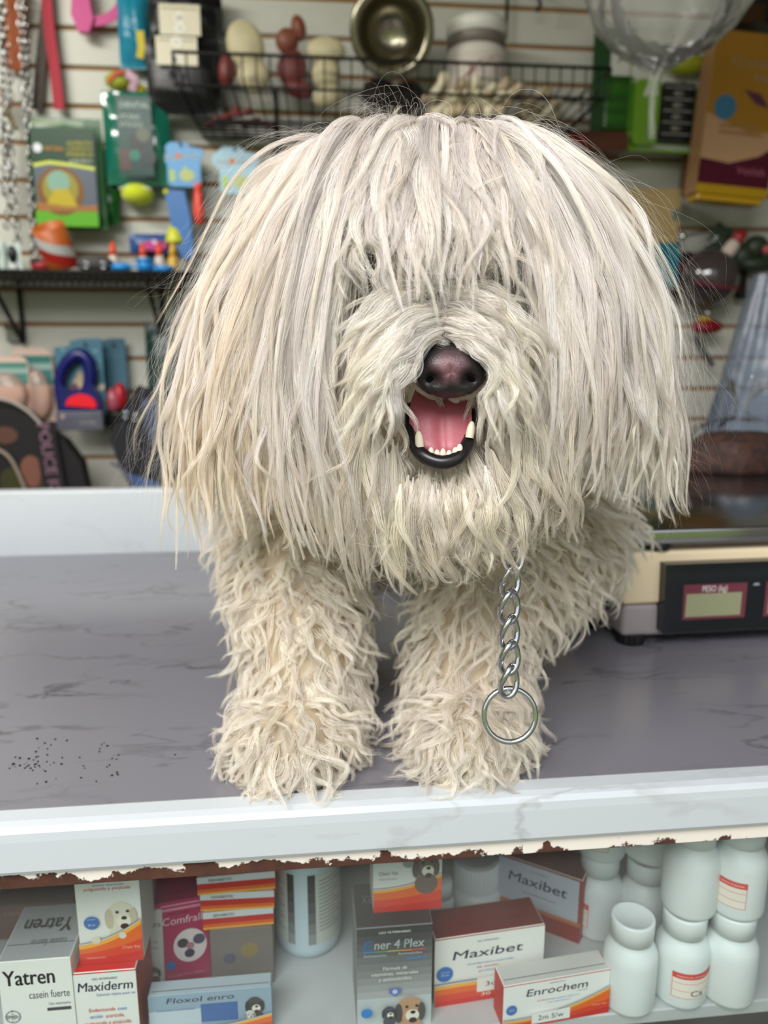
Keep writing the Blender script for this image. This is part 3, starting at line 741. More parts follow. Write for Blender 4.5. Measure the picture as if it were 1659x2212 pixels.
# ---- face: nose, eyes, open mouth
def patch_mat():
    m = mat('dog_nose_leather', srgb(52, 44, 46), 0.42)
    nt = m.node_tree; b = nt.nodes['Principled BSDF']; N = nt.nodes.new; L = nt.links.new
    tc = N('ShaderNodeTexCoord'); vm = N('ShaderNodeVectorMath'); vm.operation = 'DISTANCE'; vm.inputs[1].default_value = (-0.001, -0.016, 0.003)
    n = N('ShaderNodeTexNoise'); n.inputs['Scale'].default_value = 180; n.inputs['Detail'].default_value = 5
    ad = N('ShaderNodeMath'); ad.operation = 'MULTIPLY_ADD'; ad.inputs[1].default_value = 0.009
    r = N('ShaderNodeMapRange'); r.inputs[1].default_value, r.inputs[2].default_value = 0.0075, 0.0165
    mx = N('ShaderNodeMixRGB'); mx.inputs[1].default_value = (*srgb(116, 80, 84), 1); mx.inputs[2].default_value = (*srgb(40, 35, 37), 1)
    v = N('ShaderNodeTexVoronoi'); v.inputs['Scale'].default_value = 900; bp = N('ShaderNodeBump'); bp.inputs['Strength'].default_value = .35; bp.inputs['Distance'].default_value = .0004
    L(tc.outputs['Object'], vm.inputs[0]); L(tc.outputs['Object'], n.inputs['Vector']); L(tc.outputs['Object'], v.inputs['Vector'])
    L(n.outputs['Fac'], ad.inputs[0]); L(vm.outputs['Value'], ad.inputs[2]); L(ad.outputs[0], r.inputs[0]); L(r.outputs[0], mx.inputs[0])
    L(mx.outputs[0], b.inputs['Base Color']); L(v.outputs['Distance'], bp.inputs['Height']); L(bp.outputs[0], b.inputs['Normal'])
    return m
M_NOSE = patch_mat()
M_NOSTRIL = mat('nostril_shade', srgb(10, 8, 9), 0.9, spec=.1)
M_TONGUE = mat('tongue_pink', srgb(188, 102, 114), 0.42, noise=0.08, nscale=120, bump=0.06, bscale=600, sss=0.3)
M_MOUTH = mat('mouth_dark', srgb(70, 26, 30), 0.5)
M_LIP = mat('black_lip', srgb(30, 27, 29), 0.25)
M_TOOTH = mat('tooth_ivory', srgb(232, 222, 196), 0.3)
M_EYE = mat('dark_eye', srgb(14, 11, 10), 0.08)
OFF = -dog.location
def dpos(px, py, y): return at_y(px, py, y) - dog.location
mb = MB(); vs, fs = [], []
na, nb = 44, 26
for i in range(nb + 1):
    th = math.pi * i / nb
    for k in range(na):
        an = 2 * math.pi * k / na
        x, z, y = math.sin(th) * math.cos(an), math.sin(th) * math.sin(an), -math.cos(th)
        sx = abs(x) ** .82 * math.copysign(1, x); sz = abs(z) ** .86 * math.copysign(1, z)
        wx = .0206 * (1.0 + .10 * z - (.26 * max(0, -z - .2)))
        px_, pz_, py_ = sx * wx, sz * .0143 - .001 * (abs(x) > .6), y * .0150
        for c in (-1, 1):
            d = math.hypot((px_ - c * .0098) / .0052, (pz_ + .0030 + .25 * abs(px_ - c * .0098)) / .0036)
            if y < .2: py_ += .0070 * math.exp(-d ** 2.4)
        if y < 0: py_ += .0016 * math.exp(-(px_ / .0011) ** 2) * (pz_ < .004)
        vs.append((px_, py_, pz_))
for i in range(nb):
    for k in range(na): fs.append((i * na + k, i * na + (k + 1) % na, (i + 1) * na + (k + 1) % na, (i + 1) * na + k))
mb.add(vs, fs, M_NOSE, True)
nose = mb.build('nose', dog, dpos(971, 803, .428)); nose['label'] = 'dark brown nose with a pinkish middle'
for c in (-1, 1):
    mb = MB(); mb.ball((0, 0, 0), (.0046, .0022, .0029), M_NOSTRIL, 18)  # near-black plug, the shade of the nostril pit put into its colour
    o = mb.build('nostril', nose, (c * .0100, -.0050, -.0034)); o.rotation_euler = (0, c * .35, c * -.35)
for px, py in ((792, 572), (1092, 590)):
    mb = MB(); mb.ball((0, 0, 0), .0085, M_EYE, 24); mb.build('eye', dog, dpos(px, py, .456))
mb = MB(); mb.ball((0, 0, 0), (.0185, .016, .021), M_MOUTH, 24); mb.build('mouth_lining', dog, dpos(954, 915, .462))
# tongue
mb = MB(); vs, fs = [], []; nu, nv = 16, 18
cl = [Vector(dpos(*q)) for q in ((955, 846, .452), (953, 885, .442), (953, 930, .436), (956, 965, .431), (960, 984, .4305))]
wv = [.0150, .0176, .0178, .0160, .0098]
for top in (0, 1):
    for j in range(nv + 1):
        t = j / nv; p = catmull(np.array([list(q) for q in cl]), np.array([t]))[0]; w = catmull(np.array([[q] for q in wv]), np.array([t]))[0][0]
        if j == nv: w *= .8
        for i in range(nu + 1):
            u = i / nu * 2 - 1
            gro = .0022 * math.exp(-(u / .16) ** 2); edge = .0045 * (1 - math.sqrt(max(0, 1 - u * u)))
            vs.append((p[0] + u * w, p[1] + (gro + edge if not top else .004 + edge * .3), p[2] + .002 * abs(u) ** 3))
    o_ = top * (nu + 1) * (nv + 1)
    for j in range(nv):
        for i in range(nu):
            q = (o_ + j * (nu + 1) + i, o_ + j * (nu + 1) + i + 1, o_ + (j + 1) * (nu + 1) + i + 1, o_ + (j + 1) * (nu + 1) + i)
            fs.append(q if top else q[::-1])
m_ = (nu + 1) * (nv + 1)
rim = [j * (nu + 1) for j in range(nv + 1)] + [nv * (nu + 1) + i for i in range(1, nu + 1)] + [j * (nu + 1) + nu for j in range(nv - 1, -1, -1)]
fs += [(a, b, b + m_, a + m_) for a, b in zip(rim, rim[1:])]
mb.add(vs, fs, M_TONGUE, True); mb.build('tongue', dog)['label'] = 'wide pink tongue'
lip = [dpos(*q) for q in ((884, 872, .458), (884, 905, .448), (892, 950, .436), (912, 982, .428), (950, 999, .4245), (988, 990, .426), (1008, 960, .433), (1018, 915, .447), (1022, 885, .456))]
L_ = [Vector(p) for p in catmull(np.array([list(p) for p in lip]), np.linspace(0, 1, 36))]
mb = MB(); mb.tube(L_, [.0014 + .0028 * math.sin(math.pi * i / 35) ** .7 for i in range(36)], M_LIP, seg=12); mb.build('lower_lip', dog)['label'] = 'glossy black lower lip'
def tooth(px, py, y, w, h, lean=0.0):
    mb = MB()
    mb.lathe([(w * .5, 0), (w * .52, h * .3), (w * .46, h * .65), (w * .27, h * .92), (0, h)], M_TOOTH, 14)
    o = mb.build('tooth', dog, dpos(px, py, y)); o.rotation_euler = (-.15, lean, 0)
tooth(907, 966, .4290, .0048, .0092, -.10); tooth(1014, 946, .4325, .0048, .0096, .16)
for px, py, w in ((931, 985, .0034), (944, 990, .0036), (957, 992, .0036), (970, 991, .0034), (984, 985, .0040), (993, 978, .0036)):
    tooth(px, py, .4265, w, .0050 if px != 957 else .0062)

# ------------------------------------------------------------------ goods inside the display case
WHITE_P, RED_P, ORANGE_P, YELLOW_P = ink(238, 236, 230), ink(206, 42, 34), ink(236, 104, 30), ink(246, 176, 60)
NAVY_P, BLUE_P, GREY_P, DKGREY_P, PALE_P = ink(34, 44, 92), ink(36, 112, 190), ink(120, 122, 126), ink(70, 72, 76), ink(206, 210, 212)
BLACK_P = ink(24, 24, 26)
def shelf_depth(px, py, z=None):
    p = on_z(px, py, SHELF_Z if z is None else z); return (p - Vector((0, 0.445, 0))).dot(-RN)
def med_box(name, label, x0, x1, ytop, depth, bd, deco, body=None, z0=None, yaw=0.0, tilt=0.0, sidecol=None, group='medicine boxes in the display case', topcol=None, hgt=None, top_deco=None):
    z0 = SHELF_Z if z0 is None else z0
    xm = (x0 + x1) / 2
    zt = in_counter(xm, ytop, depth).z
    h = hgt or zt - z0
    a, b = in_counter(x0, ytop, depth).x, in_counter(x1, ytop, depth).x
    w = (b - a) / math.cos(yaw)
    c = to_world(((a + b) / 2 - math.sin(yaw) * bd / 2, depth + math.cos(yaw) * bd / 2, z0))
    t = empty(name, c, YAW + yaw, label, 'box', group)
    t.rotation_euler.y = tilt
    bm_ = body or mat('white_carton', srgb(236, 234, 228), 0.45)
    mb = MB(); mb.box((0, 0, h / 2), (w, bd, h), bm_, bev=0.0006, seg=1)
    mb.box((0, 0, h - 0.0001), (w - .0016, bd - .0016, 0.0004), topcol or bm_)
    if sidecol:
        mb.box((w / 2 - .0001, 0, h / 2), (.0006, bd - .001, h - .001), sidecol); mb.box((-w / 2 + .0001, 0, h / 2), (.0006, bd - .001, h - .001), sidecol)
    mb.box((0, -bd * .22, h + .00008), (w * .96, .0005, .0003), DKGREY_P)            # the tucked flap's edge
    mb.build('carton', t)
    pm = MB(); f = Face(pm, w, h, -bd / 2 - .0001, Matrix.Translation((0, 0, h / 2)))
    deco(f)
    if pm.v: pm.build('printed_front', t)
    if top_deco:
        pm = MB(); f = Face(pm, w, bd, 0, Matrix.Translation((0, 0, h + .0005)) @ Matrix.Rotation(math.pi / 2 * -1, 4, 'X') @ Matrix.Rotation(math.pi, 4, 'Y') )
        top_deco(f); pm.build('printed_top', t)
    return t, w, h
def swoosh(F, l, mid, r, edge=.035, lo=0.0):
    n = 16; xs = [i / n for i in range(n + 1)]
    def cv(x, o): return l * (1 - x) ** 2 + 2 * mid * x * (1 - x) + r * x * x + o
    F.band([(x, lo) for x in xs], [(x, cv(x, edge)) for x in xs], GREY_P)
    F.band([(x, lo) for x in xs], [(x, cv(x, edge * .6)) for x in xs], PALE_P)
    F.band([(x, lo) for x in xs], [(x, cv(x, 0)) for x in xs], YELLOW_P)
    F.band([(x, lo) for x in xs], [(x, cv(x, -.05)) for x in xs], ORANGE_P)
    F.band([(x, lo) for x in xs], [(x, lo + (cv(x, 0) - lo) * .55) for x in xs], ink(222, 64, 34))
    F.band([(x, lo) for x in xs], [(x, lo + (cv(x, 0) - lo) * .25) for x in xs], RED_P)
def roundel(F, x, z, r):
    F.disc(x, z, r, ink(70, 120, 190)); F.disc(x, z, r * .88, BLUE_P)
    F.text('Contenido', x, z + r * .35, .018, WHITE_P, fit=r * 1.1); F.text('30 ml', x, z - r * .3, .03, WHITE_P, fit=r * .9)
def puppy(F, x, z, s, fur, dark, ear, k=None):
    k = F.w / F.h if k is None else k
    F.disc(x + .02 * s, z - .75 * s * k, .42 * s, fur); F.disc(x, z, .42 * s, fur, .46 * s * k)
    F.poly(ell(x - .36 * s, z - .12 * s * k, .13 * s, .36 * s * k), ear); F.poly(ell(x + .38 * s, z - .10 * s * k, .12 * s, .34 * s * k), ear)
    F.disc(x + .08 * s, z - .22 * s * k, .22 * s, ink(240, 232, 214)); F.disc(x + .10 * s, z - .40 * s * k, .13 * s, ink(60, 34, 34), .10 * s * k)
    F.disc(x + .10 * s, z - .10 * s * k, .085 * s, dark, .065 * s * k); F.disc(x - .10 * s, z + .12 * s * k, .05 * s, dark); F.disc(x + .22 * s, z + .14 * s * k, .05 * s, dark)

def d_yatren(F):
    F.rect(0, 0, 1, 1, WHITE_P)
    F.text('Yatren', .06, .77, .15, BLACK_P, al='l', bold=.03, fit=.70); F.text('casein fuerte', .95, .63, .075, DKGREY_P, al='r', fit=.56)
    F.text('Uso veterinario', .95, .555, .03, GREY_P, al='r', fit=.3); F.rect(.62, .50, .95, .53, DKGREY_P)
    F.arc(.14, .47, .105, .012, 0, 6.2832, GREY_P)
    for i, ch in enumerate('BAYER'): F.text(ch, .075 + i * .032, .455, .035, GREY_P)
    for i, ch in enumerate('BAYER'): F.text(ch, .14, .525 - i * .026, .022, GREY_P)
    F.arc(.46, .0, .46, .03, 1.3, 3.14, ink(150, 214, 214)); F.arc(.46, -.01, .41, .07, 1.0, 3.14, ink(52, 140, 214))
    F.poly([(.46, 0)] + ell(.46, 0, .33, .33 * F.w / F.h, 16, 0.6, 3.14), ink(176, 220, 240))
    for i, s_ in enumerate(('Bioestimulante', 'e inductor de la', 'paraimunidad')): F.text(s_, .95, .30 - i * .075, .05, DKGREY_P, al='r', shear=.2, fit=(.47, .49, .48)[i])
    F.text('Estimula el sistema de defensa', .95, .06, .03, GREY_P, al='r', fit=.62)
def d_yatren_top(F):
    F.text('Yatren', .5, .28, .26, ink(90, 92, 94), bold=.03, fit=.7); F.text('casein fuerte', .40, .66, .12, GREY_P, fit=.5)
SLATE = mat('grey_carton_top', srgb(168, 170, 170), 0.5)
d_ = .045
yat, w_, h_ = med_box('medicine_box', 'white box with a blue arc and bold black lettering, lowest in the left corner', -8, 152, 2074, d_, .056, d_yatren, topcol=SLATE, top_deco=d_yatren_top)
def d_maxiderm(F):
    F.rect(0, 0, 1, 1, WHITE_P); F.rect(0, .985, 1, 1, RED_P)
    F.text('USO VETERINARIO', .5, .905, .028, NAVY_P, fit=.4); F.text('Maxiderm', .5, .78, .11, NAVY_P, shear=.12, bold=.01, fit=.88)
    F.text('Solución tópica pour on', .66, .715, .035, ink(110, 130, 180), fit=.62)
    F.text('Endectocida', .42, .53, .045, RED_P, fit=.42); F.text('con', .74, .53, .045, BLUE_P, fit=.14); F.text('acción', .32, .455, .045, BLUE_P, fit=.2)
    F.text('acaricida,', .62, .455, .045, RED_P, fit=.3); F.text('pulguicida y piojicida', .5, .375, .045, RED_P, fit=.74)
    swoosh(F, .12, .10, .30)
box2, w_, h2 = med_box('medicine_box', 'white and red box with navy lettering, under the puppy picture box', 156, 293, 2098, .046, .05, d_maxiderm, topcol=RED_P, sidecol=ink(170, 60, 44))
def d_puppy(F):
    F.rect(0, 0, 1, 1, WHITE_P); F.text('acción acaricida,', .52, .955, .03, BLUE_P, fit=.5); F.text('pulguicida y piojicida', .5, .905, .04, RED_P, fit=.72)
    puppy(F, .68, .58, .52, ink(228, 220, 200), ink(46, 42, 42), ink(206, 192, 164))
    roundel(F, .22, .51, .12)
    swoosh(F, .24, .26, .52, edge=.02); F.disc(.28, .30, .07, ink(226, 216, 194)); F.disc(.70, .34, .06, ink(226, 216, 194))
    F.text('Chem Vet', .82, .17, .04, ink(250, 190, 150), fit=.28); F.text('Antiparasitario externo', .26, .07, .025, ink(246, 190, 170), fit=.3)
z2 = SHELF_Z + h2
med_box('medicine_box', 'white and orange box with a puppy picture, standing on another box', 160, 300, 1905, .056, .040, d_puppy, z0=z2 + .0006, sidecol=ink(214, 214, 210), tilt=0.0)
def d_plain(col, *lines):
    def f(F):
        F.rect(0, 0, 1, 1, col)
        for s_, x, z, h, m, ft in lines: F.text(s_, x, z, h, m, fit=ft)
    return f
def d_pup2(F):
    F.rect(0, 0, 1, 1, ink(214, 210, 202)); F.text('xera', .62, .80, .075, DKGREY_P, fit=.6); F.text('100 ml', .5, .60, .035, ink(180, 80, 70), fit=.5); F.text('perros', .5, .53, .03, ink(190, 90, 80), fit=.5)
    puppy(F, .55, .24, .6, ink(88, 78, 72), BLACK_P, ink(60, 54, 52))
dpt = shelf_depth(322, 2140)
med_box('medicine_box', 'narrow white box half hidden between the puppy box and the pink box', 296, 345, 1968, dpt, .045, d_pup2, tilt=0.02)
def d_pink(F):
    P1, P2 = ink(186, 42, 92), ink(232, 150, 178)
    F.rect(0, 0, 1, 1, P1); F.rect(0, .90, 1, .93, P2); F.rect(.1, .955, 1, .975, P2); F.text('Advanced', .42, .85, .03, ink(120, 40, 70), fit=.4)
    F.text('Comfrall', .5, .74, .09, ink(246, 214, 224), shear=.1, fit=.78)
    F.poly(ell(.62, .46, .33, .20), ink(240, 226, 226)); F.disc(.48, .50, .11, ink(74, 60, 70)); F.disc(.80, .52, .12, ink(88, 84, 108)); F.disc(.60, .37, .10, ink(66, 58, 72)); F.disc(.62, .46, .08, ink(180, 130, 140))
    F.disc(.22, .26, .10, BLUE_P); F.rect(0, .06, 1, .09, ink(150, 24, 72)); F.text('para perros y gatos', .5, .12, .03, P2, fit=.7)
dpt = shelf_depth(392, 2124)
med_box('medicine_box', 'pink box with a picture of puppies, leaning among the white boxes', 337, 446, 1945, dpt, .035, d_pink, body=mat('pink_carton', srgb(188, 48, 96), .45), yaw=.16)
# three flat boxes stacked on a grey carton
dq = shelf_depth(520, 2128)
def d_grey(F):
    F.rect(0, 0, 1, 1, ink(128, 118, 112)); F.disc(.62, .62, .14, ink(150, 130, 84)); F.disc(.3, .5, .10, ink(96, 96, 112)); F.rect(.1, .08, .9, .16, ink(104, 96, 92))
gb, w_, hg = med_box('carton_box', 'dull grey carton under the stack of flat red boxes', 452, 588, 2006, dq, .05, d_grey, body=mat('grey_carton', srgb(128, 120, 114), .6), group=None)
def d_flat(F):
    F.rect(0, 0, 1, 1, ink(224, 226, 230)); F.rect(0, 0, 1, .62, RED_P); F.rect(0, 0, 1, .30, ORANGE_P); F.rect(0, .0, 1, .12, YELLOW_P)
    F.text('DEXABIOTIC', .3, .72, .16, DKGREY_P, fit=.3)
zz = SHELF_Z + hg + .0005
for i, lb in enumerate(('lowest flat red and orange box on the grey carton', 'middle flat red and orange box of the stack', 'topmost flat red and orange box of the stack, just under the rusty rail')):
    t, w_, h_ = med_box('medicine_box', lb, 437 - i * 4, 590 + i * 3, 1960, dq + .002, .045, d_flat, body=mat('red_carton', srgb(196, 60, 40), .45), z0=zz, hgt=.0155, topcol=WHITE_P, yaw=(.02, -.03, .03)[i])
    zz += .0160
def d_floxol(F):
    F.rect(0, 0, 1, 1, ink(150, 172, 190)); F.rect(0, .0, .42, .62, ink(196, 210, 220)); F.rect(.42, .28, .72, .72, ink(58, 104, 170))
    F.text('Floxol enro', .42, .80, .13, ink(40, 52, 74), shear=.15, fit=.55); F.text('Solución inyectable', .22, .62, .05, ink(120, 140, 170), fit=.3)
    puppy(F, .86, .62, .16, ink(70, 66, 66), BLACK_P, ink(40, 40, 42)); puppy(F, .82, .40, .10, ink(214, 214, 214), BLACK_P, ink(150, 150, 150))
    swoosh(F, .10, .10, .42, edge=.03)
med_box('medicine_box', 'wide blue grey box with dogs on it, low in front below the white bottle', 318, 586, 2142, .056, .014, d_floxol, body=mat('bluegrey_carton', srgb(150, 170, 186), .45), topcol=ink(176, 190, 198))
def d_ener(F):
    F.rect(0, 0, 1, 1, ink(196, 202, 202))
    for k in range(10): F.rect(0, .30 + k * .07, 1, 1, ink(*(int(176 - 13.4 * k),) * 3))
    F.text('USO VETERINARIO', .5, .945, .022, WHITE_P, fit=.42)
    F.text('E', .15, .80, .085, ink(40, 150, 220), shear=.1, bold=.02, fit=.12); F.text('ner 4 Plex', .56, .80, .085, ink(240, 240, 240), shear=.1, bold=.015, fit=.66)
    for k, c in enumerate(((40, 130, 200), (90, 160, 90), (200, 170, 60), (226, 140, 70), (214, 90, 60))): F.rect(.08 + .16 * k, .772, .26 + .16 * k, .783, ink(*c))
    F.text('Multivitamínico', .24, .735, .024, ink(200, 204, 206), fit=.3); F.text('Aminoácidos', .70, .74, .024, ink(200, 204, 206), fit=.32); F.text('adulto', .78, .69, .032, ink(50, 150, 220), shear=.2, fit=.26)
    for i, s_ in enumerate(('Fórmula de', 'vitaminas, minerales', 'y aminoácidos')): F.text(s_, .5, .60 - i * .052, .036, WHITE_P, shear=.15, fit=(.32, .62, .44)[i])
    F.poly([(.42, .415), (.58, .415), (.58, .375), (.5, .335), (.42, .375)], ink(96, 118, 190)); F.disc(.5, .385, .035, ink(200, 206, 230))
    puppy(F, .70, .20, .42, ink(196, 150, 116), BLACK_P, ink(84, 74, 72)); puppy(F, .42, .20, .20, ink(80, 84, 92), BLACK_P, ink(60, 64, 72)); F.disc(.12, .215, .075, ink(40, 130, 210))
def d_ener_top(F): F.text('Ener 4 Plex', .5, .30, .30, ink(110, 112, 114), shear=.1, fit=.8)
DARKC = mat('dark_carton', srgb(72, 74, 76), .4)
ener, w_, he = med_box('medicine_box', 'dark grey box with a dog at its foot, beside the wide white box', 770, 934, 2000, .047, .048, d_ener, body=DARKC, topcol=ink(66, 64, 62), top_deco=d_ener_top, sidecol=ink(140, 142, 142))
def d_top(F):
    F.rect(0, 0, 1, 1, ink(226, 226, 224)); swoosh(F, .40, .38, .62, edge=.03); F.text('Chem Vet', .22, .66, .07, GREY_P, fit=.28); F.text('laboratorio', .22, .58, .03, GREY_P, fit=.26)
    puppy(F, .76, .80, .40, ink(110, 92, 84), BLACK_P, ink(84, 72, 66)); puppy(F, .5, 1.02, .18, ink(150, 150, 152), BLACK_P, ink(120, 120, 122))
med_box('medicine_box', 'small white and orange box lying on the dark grey box', 806, 955, 1845, .062, .03, d_top, z0=SHELF_Z + he + .0006)
def d_maxibet(F):
    F.rect(0, 0, 1, 1, WHITE_P); F.rect(0, .985, 1, 1, ink(170, 50, 40))
    F.text('USO VETERINARIO', .48, .88, .024, NAVY_P, fit=.2); F.text('Maxibet', .48, .66, .13, NAVY_P, shear=.12, bold=.01, fit=.64)
    F.text('Antiinflamatorio esteroidal', .5, .55, .03, ink(90, 150, 200), fit=.42); F.text('de acción', .48, .49, .03, RED_P, fit=.2); F.text('prolongada', .52, .43, .03, ink(90, 150, 200), fit=.24)
    roundel(F, .09, .47, .075); swoosh(F, .30, .34, .20, edge=.035); F.rect(.38, .14, .62, .36, WHITE_P); F.text('3ol', .52, .22, .07, BLACK_P, fit=.12); F.text('30 ml', .52, .08, .05, WHITE_P, fit=.2)
RCART = mat('maroon_carton', srgb(120, 40, 34), .45)
med_box('medicine_box', 'wide white box with big navy lettering, behind the lower red edged box', 938, 1180, 2013, .066, .032, d_maxibet, topcol=RCART, sidecol=RCART, yaw=.085)
def d_enro(F):
    F.rect(0, 0, 1, 1, ink(244, 242, 238)); F.rect(0, .98, 1, 1, RED_P)
    F.text('ANTIBIÓTICO', .5, .90, .03, NAVY_P, fit=.15); F.text('Enrochem', .50, .68, .17, DKGREY_P, shear=.12, bold=.015, fit=.58); F.text('inyectable', .74, .62, .03, GREY_P, fit=.10)
    F.text('Antibiótico', .38, .53, .035, RED_P, fit=.14); F.text('de amplio espectro', .58, .53, .035, ink(100, 150, 200), fit=.26); F.text('uso veterinario', .52, .46, .035, ink(100, 150, 200), fit=.22)
    roundel(F, .075, .43, .05); swoosh(F, .20, .10, .62, edge=.03); F.rect(.26, .05, .62, .30, ink(244, 242, 238)); F.text('2m S/w', .44, .12, .12, BLACK_P, fit=.24); F.text('Chem Vet', .90, .24, .05, ink(250, 196, 150), fit=.14)
med_box('medicine_box', 'long low white and orange box with grey lettering, in front beside the white bottles', 1086, 1322, 2112, .040, .020, d_enro, topcol=ink(210, 206, 200), sidecol=RED_P, yaw=.095)
def d_maxi2(F):
    F.rect(0, 0, 1, 1, ink(190, 194, 204)); F.rect(0, .97, 1, 1, ink(150, 60, 50)); F.rect(.965, 0, 1, 1, ink(160, 62, 50)); F.text('USO VETERINARIO', .5, .86, .03, GREY_P, fit=.2)
    F.text('Maxibet', .48, .64, .16, NAVY_P, shear=.12, bold=.01, fit=.70); F.text('Antiinflamatorio', .5, .5, .035, GREY_P, fit=.4); F.rect(0, 0, 1, .30, ink(150, 40, 36)); F.rect(0, .26, 1, .32, ink(190, 110, 50))
dpt = .135
med_box('medicine_box', 'grey white box with navy lettering turned aslant behind the front boxes', 1092, 1240, 1872, dpt, .035, d_maxi2, yaw=-.62, sidecol=ink(150, 56, 44), topcol=ink(120, 60, 52))
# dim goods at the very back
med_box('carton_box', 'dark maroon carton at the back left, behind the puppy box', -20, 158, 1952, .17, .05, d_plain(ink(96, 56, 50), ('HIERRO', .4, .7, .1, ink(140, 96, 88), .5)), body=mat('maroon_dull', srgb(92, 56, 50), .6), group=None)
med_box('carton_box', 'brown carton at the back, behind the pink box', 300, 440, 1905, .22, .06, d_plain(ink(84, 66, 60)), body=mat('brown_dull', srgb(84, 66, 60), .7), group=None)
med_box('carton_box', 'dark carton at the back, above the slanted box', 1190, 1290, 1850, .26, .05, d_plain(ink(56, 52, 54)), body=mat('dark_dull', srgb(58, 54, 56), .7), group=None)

# ---- bottles
M_PLAST = mat('white_bottle_plastic', srgb(232, 236, 236), .38, sss=.15)
M_CAP = mat('white_cap_plastic', srgb(236, 240, 240), .32)
def arc_patch(mb, r, z0, z1, a0, a1, m, n=14):
    vs, fs = [], []
    for i in range(n + 1):
        a = a0 + (a1 - a0) * i / n
        vs += [(r * math.sin(a), -r * math.cos(a), z0), (r * math.sin(a), -r * math.cos(a), z1)]
    fs = [(2 * i, 2 * i + 2, 2 * i + 3, 2 * i + 1) for i in range(n)]
    mb.add(vs, fs, m, True)
def arc_text(mb, s_, r, a, z, h, m, fit):
    v, f = text_mesh(s_, .0, .0); w = v[:, 0].max() - v[:, 0].min(); kx = fit / w; k = h / .72; ox = (v[:, 0].max() + v[:, 0].min()) / 2
    mb.add([(r * math.sin(a + (x - ox) * kx / r), -r * math.cos(a + (x - ox) * kx / r), z + y * k) for x, y in v], f, m)
PILL_H = .0765
def pill_bottle(label, c, sticker=None, rz=0.0, writing=None, capmark=False, tilt=0.0):
    t = empty('medicine_bottle', c, YAW + rz, label, 'bottle', 'white medicine bottles in the display case')
    t.rotation_euler.y = tilt
    r = .0207
    mb = MB(); mb.lathe([(0, .0008), (r * .80, 0), (r * .95, .0018), (r, .005), (r, .042), (r * .985, .0465), (r * .90, .0515), (r * .76, .0550), (r * .72, .0565), (r * .72, .0600), (0, .0600)], M_PLAST, 40); mb.build('bottle_body', t)
    cr = r * .80
    mb = MB(); mb.lathe([(0, .0592), (cr * .97, .0592), (cr * .97, .0640), (cr, .0644), (cr, .0750), (cr * .97, PILL_H), (cr * .86, PILL_H), (cr * .82, PILL_H - .0006), (0, PILL_H - .0006)], M_CAP, 40)
    mb.build('cap', t)
    if sticker:
        a0, a1 = sticker; mb = MB(); R = r + .00025; SR, SC_ = ink(220, 70, 62), ink(240, 228, 216)
        arc_patch(mb, R, .0130, .0355, a0, a1, ink(226, 150, 130)); arc_patch(mb, R + .0001, .0136, .0350, a0 + .03, a1 - .03, SC_); arc_patch(mb, R + .0002, .0305, .0355, a0, a1, SR)
        for z in (.0195, .0262): arc_patch(mb, R + .0002, z, z + .0005, a0 + .03, a1 - .03, ink(226, 150, 130))
        arc_text(mb, 'FARMACIA VETERINARIA', R + .0003, (a0 + a1) / 2, .0322, .0013, SC_, (a1 - a0) * .8 * R)
        if writing: arc_text(mb, writing, R + .0003, (a0 + a1) / 2 + .1, .0155, .0052, DKGREY_P, .0105)
        mb.build('paper_label', t)
    return t
def base_at(px, py, r=.0207):
    q = on_z(px, py, SHELF_Z) - Vector((0, .445, 0)); return Vector((q.dot(RX), q.dot(-RN) + r, SHELF_Z))
bA, bB, bC = base_at(1378, 2206), base_at(1492, 2189), base_at(1606, 2199)
for b in (bA, bB, bC): b.y = max(b.y, .0305 + .0208)
bD = Vector((in_counter(1290, 1990, .128).x, .130, SHELF_Z)); bE = Vector((in_counter(1395, 1990, .112).x, .118, SHELF_Z))
pill_bottle('unlabelled white bottle standing alone beside the long low box', to_world(bA))
pill_bottle('white bottle with handwritten red edged label', to_world(bB), sticker=(-.78, .92), writing='Ca')
pill_bottle('plain white bottle at the right end of the lower row', to_world(bC))
up = Vector((0, 0, PILL_H + .0004))
pill_bottle('plain white bottle stacked on the bottle with the handwritten label', to_world(bB + up + Vector((.003, .003, 0))))
pill_bottle('white bottle with red edged label on top at the right end', to_world(bC + up + Vector((.001, .002, 0))), sticker=(-1.3, -.22))
pill_bottle('white bottle at the back, beside the slanted box', to_world(bD), sticker=(-1.6, -.75))
pill_bottle('white bottle with red edged label stacked at the back beside the slanted box', to_world(bD + up), sticker=(-.95, -.1))
pill_bottle('white bottle hidden behind the bottle standing alone', to_world(bE))
pill_bottle('tilted white bottle leaning above the bottle standing alone', to_world(bE + up + Vector((-.002, 0, .003))), sticker=(.25, 1.2), tilt=.13)
# the tall white bottle with striped wrap
q = on_z(668, 2082, SHELF_Z) - Vector((0, .445, 0)); r = .0285
tb = empty('supplement_bottle', to_world((q.dot(RX), q.dot(-RN) + r, SHELF_Z)), YAW, 'large white bottle with black striped label panels, middle of the case', 'bottle')
mb = MB(); mb.lathe([(0, .001), (r * .72, 0), (r * .92, .004), (r, .012), (r, .085), (r * .94, .093), (r * .6, .102), (r * .5, .106), (r * .5, .110), (0, .110)], mat('pale_blue_plastic', srgb(206, 222, 232), .35, sss=.1), 40); mb.build('bottle_body', tb)
mb = MB(); mb.lathe([(0, .108), (r * .6, .108), (r * .6, .126), (0, .126)], M_CAP, 30); mb.build('cap', tb)
mb = MB()
def fade(a0, a1):
    for k in range(6): arc_patch(mb, r + .0003, .018 + k * .010, .028 + k * .010 + (k == 5) * .006, a0, a1, ink(*(int(150 - 24 * k),) * 3), 4)
fade(-.62, -.40); fade(.0, .22)
